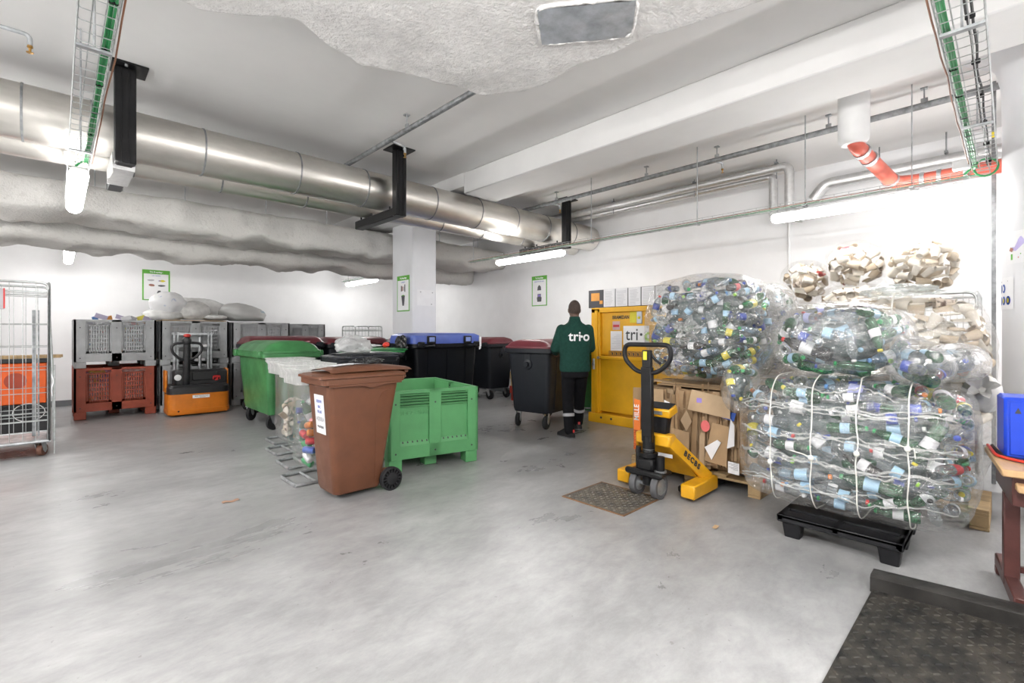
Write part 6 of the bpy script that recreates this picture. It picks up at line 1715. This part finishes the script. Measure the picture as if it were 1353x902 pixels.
eloft(q, [(.855, .195, .135, 0, .0), (.90, .20, .14, 0, 0), (1.05, .192, .135, 0, 0), (1.2, .205, .135, 0, .0), (1.32, .215, .128, 0, -.008), (1.39, .205, .115, 0, -.012), (1.45, .150, .092, 0, -.012), (1.49, .088, .078, 0, -.004), (1.53, .070, .072, 0, .004), (1.565, .066, .070, 0, .01)])
for S_, E_, W2 in ((LS, LE, LW), (RS, RE, RW)): limb(q, [S_, E_, W2], [.070, .066, .048])
sw_ = q.build('fleece_jacket', SWEAT, man, ang=180); remesh(sw_, .011, 6)
q = MB()
eloft(q, [(.78, .175, .125, 0, 0), (.84, .18, .128, 0, 0), (.90, .175, .125, 0, 0)])
limb(q, [LH, LK, (LA[0], LA[1], .10)], [.095, .076, .066]); limb(q, [RH, RK, (RA[0], RA[1], .14)], [.095, .076, .064])
tr_ = q.build('work_trousers', TROU, man, ang=180); remesh(tr_, .011, 5)
band = MB().tube([Vector(LK).lerp(Vector(LA), .40), Vector(LK).lerp(Vector(LA), .50)], .0775, 24, cap=False); band.build('reflective_band', M['greyink'], man)
band = MB().tube([Vector(RK).lerp(Vector(RA), .40), Vector(RK).lerp(Vector(RA), .50)], .0765, 24, cap=False); band.build('reflective_band', M['greyink'], man)
def shoe(a, yaw, pitch):
    t = MB(); t.M = Matrix.Translation(a) @ Matrix.Rotation(yaw, 4, 'Z') @ Matrix.Rotation(pitch, 4, 'X')
    t.rings([[Vector((p.x * (1 - .15 * max(0, p.y) / .14), p.y, z)) for p in rrect(0, .055, w, l, min(w, l) * .45, 0, 5)] for z, w, l in ((-.060, .088, .275), (-.035, .095, .285), (-.01, .088, .27))])
    t.rings([[Vector((p.x, p.y + oy, z)) for p in rrect(0, 0, w, l, min(w, l) * .45, 0, 5)] for z, w, l, oy in ((-.01, .086, .25, .055), (.02, .080, .19, .03), (.06, .085, .12, .0), (.09, .088, .11, .0))])
    s_ = t.build('work_shoe', M['rubber'], man, ang=50)
    u = MB(); u.M = t.M
    u.box((0, -.078, .03), (.03, .012, .04), .004); u.build('heel_tab', mat('shoe red', (.6, .04, .04), .5) if 'shoe red' not in bpy.data.materials else bpy.data.materials['shoe red'], s_)
    u = MB(); u.M = t.M; u.rings([[Vector((p.x * (1 - .15 * max(0, p.y) / .14), p.y, z)) for p in rrect(0, .055, .094, .286, .042, 0, 5)] for z in (-.064, -.05)]); u.build('outsole', mat('sole grey', (.16, .16, .165), .7) if 'sole grey' not in bpy.data.materials else bpy.data.materials['sole grey'], s_)
shoe((LA[0], LA[1] + .01, .066), rad(38), 0); shoe((RA[0], RA[1] + .0, .10), rad(-4), rad(-10))
# print on the back, laid onto the fleece surface
bpy.context.view_layer.update(); dg = bpy.context.evaluated_depsgraph_get()
ev = sw_.evaluated_get(dg); me = ev.to_mesh(); bv = BVHTree.FromPolygons([v.co.copy() for v in me.vertices], [tuple(p.vertices) for p in me.polygons]); ev.to_mesh_clear()
def on_back(body, size, x, z, m, bold):
    tm = text_mesh(body, size, m, extrude=0, bold=bold)
    bm = bmesh.new(); bm.from_mesh(tm); bmesh.ops.subdivide_edges(bm, edges=[e for e in bm.edges if e.calc_length() > .02], cuts=3); bmesh.ops.triangulate(bm, faces=bm.faces); 
    for v in bm.verts:
        p = Vector((v.co.x + x, -.5, v.co.y + z)); hit = bv.ray_cast(p, Vector((0, 1, 0)))
        v.co = (hit[0] + Vector((0, -.004, 0))) if hit[0] else Vector((p.x, -.13, p.z))
    bm.to_mesh(tm); bm.free()
    o = bpy.data.objects.new('back_print', tm); C.objects.link(o); o.parent = man
on_back('tri', .17, -.025, 1.305, M['white'], .003); on_back('\u00b7', .16, .062, 1.30, M['white'], .006); on_back('o', .17, .125, 1.305, M['white'], .004)

# ================================================================ floor litter
tag(MB().grid(lambda u, v: (.95 + .12 * u, 4.30 + .05 * v + .01 * math.sin(u * 9), .004 + .003 * math.sin(u * 7)), 8, 3).build('paper_scrap', mat('rusty scrap', (.36, .22, .15), .8)), 'small brown scrap lying alone on the open floor at left', 'scrap')
tag(MB().grid(lambda u, v: (3.28 + .05 * u, 1.40 + .03 * v, .004 + .008 * u), 4, 2).build('cardboard_scrap', KR[0]), 'small cardboard scrap on the floor before the strapped bale', 'scrap')

# ================================================================ world and view
w = bpy.data.worlds.new('world'); SC.world = w; w.use_nodes = True
w.node_tree.nodes['Background'].inputs[0].default_value = (.8, .8, .82, 1); w.node_tree.nodes['Background'].inputs[1].default_value = .02
vs = SC.view_settings; vs.view_transform = 'Standard'; vs.look = 'None'; vs.gamma = 1; vs.use_curve_mapping = False; vs.exposure = 0.36
cy = SC.cycles
cy.max_bounces = 10; cy.diffuse_bounces = 5; cy.glossy_bounces = 4; cy.transparent_max_bounces = 24; cy.transmission_bounces = 6
cy.use_denoising = True; cy.caustics_reflective = False; cy.caustics_refractive = False; cy.sample_clamp_indirect = 6.
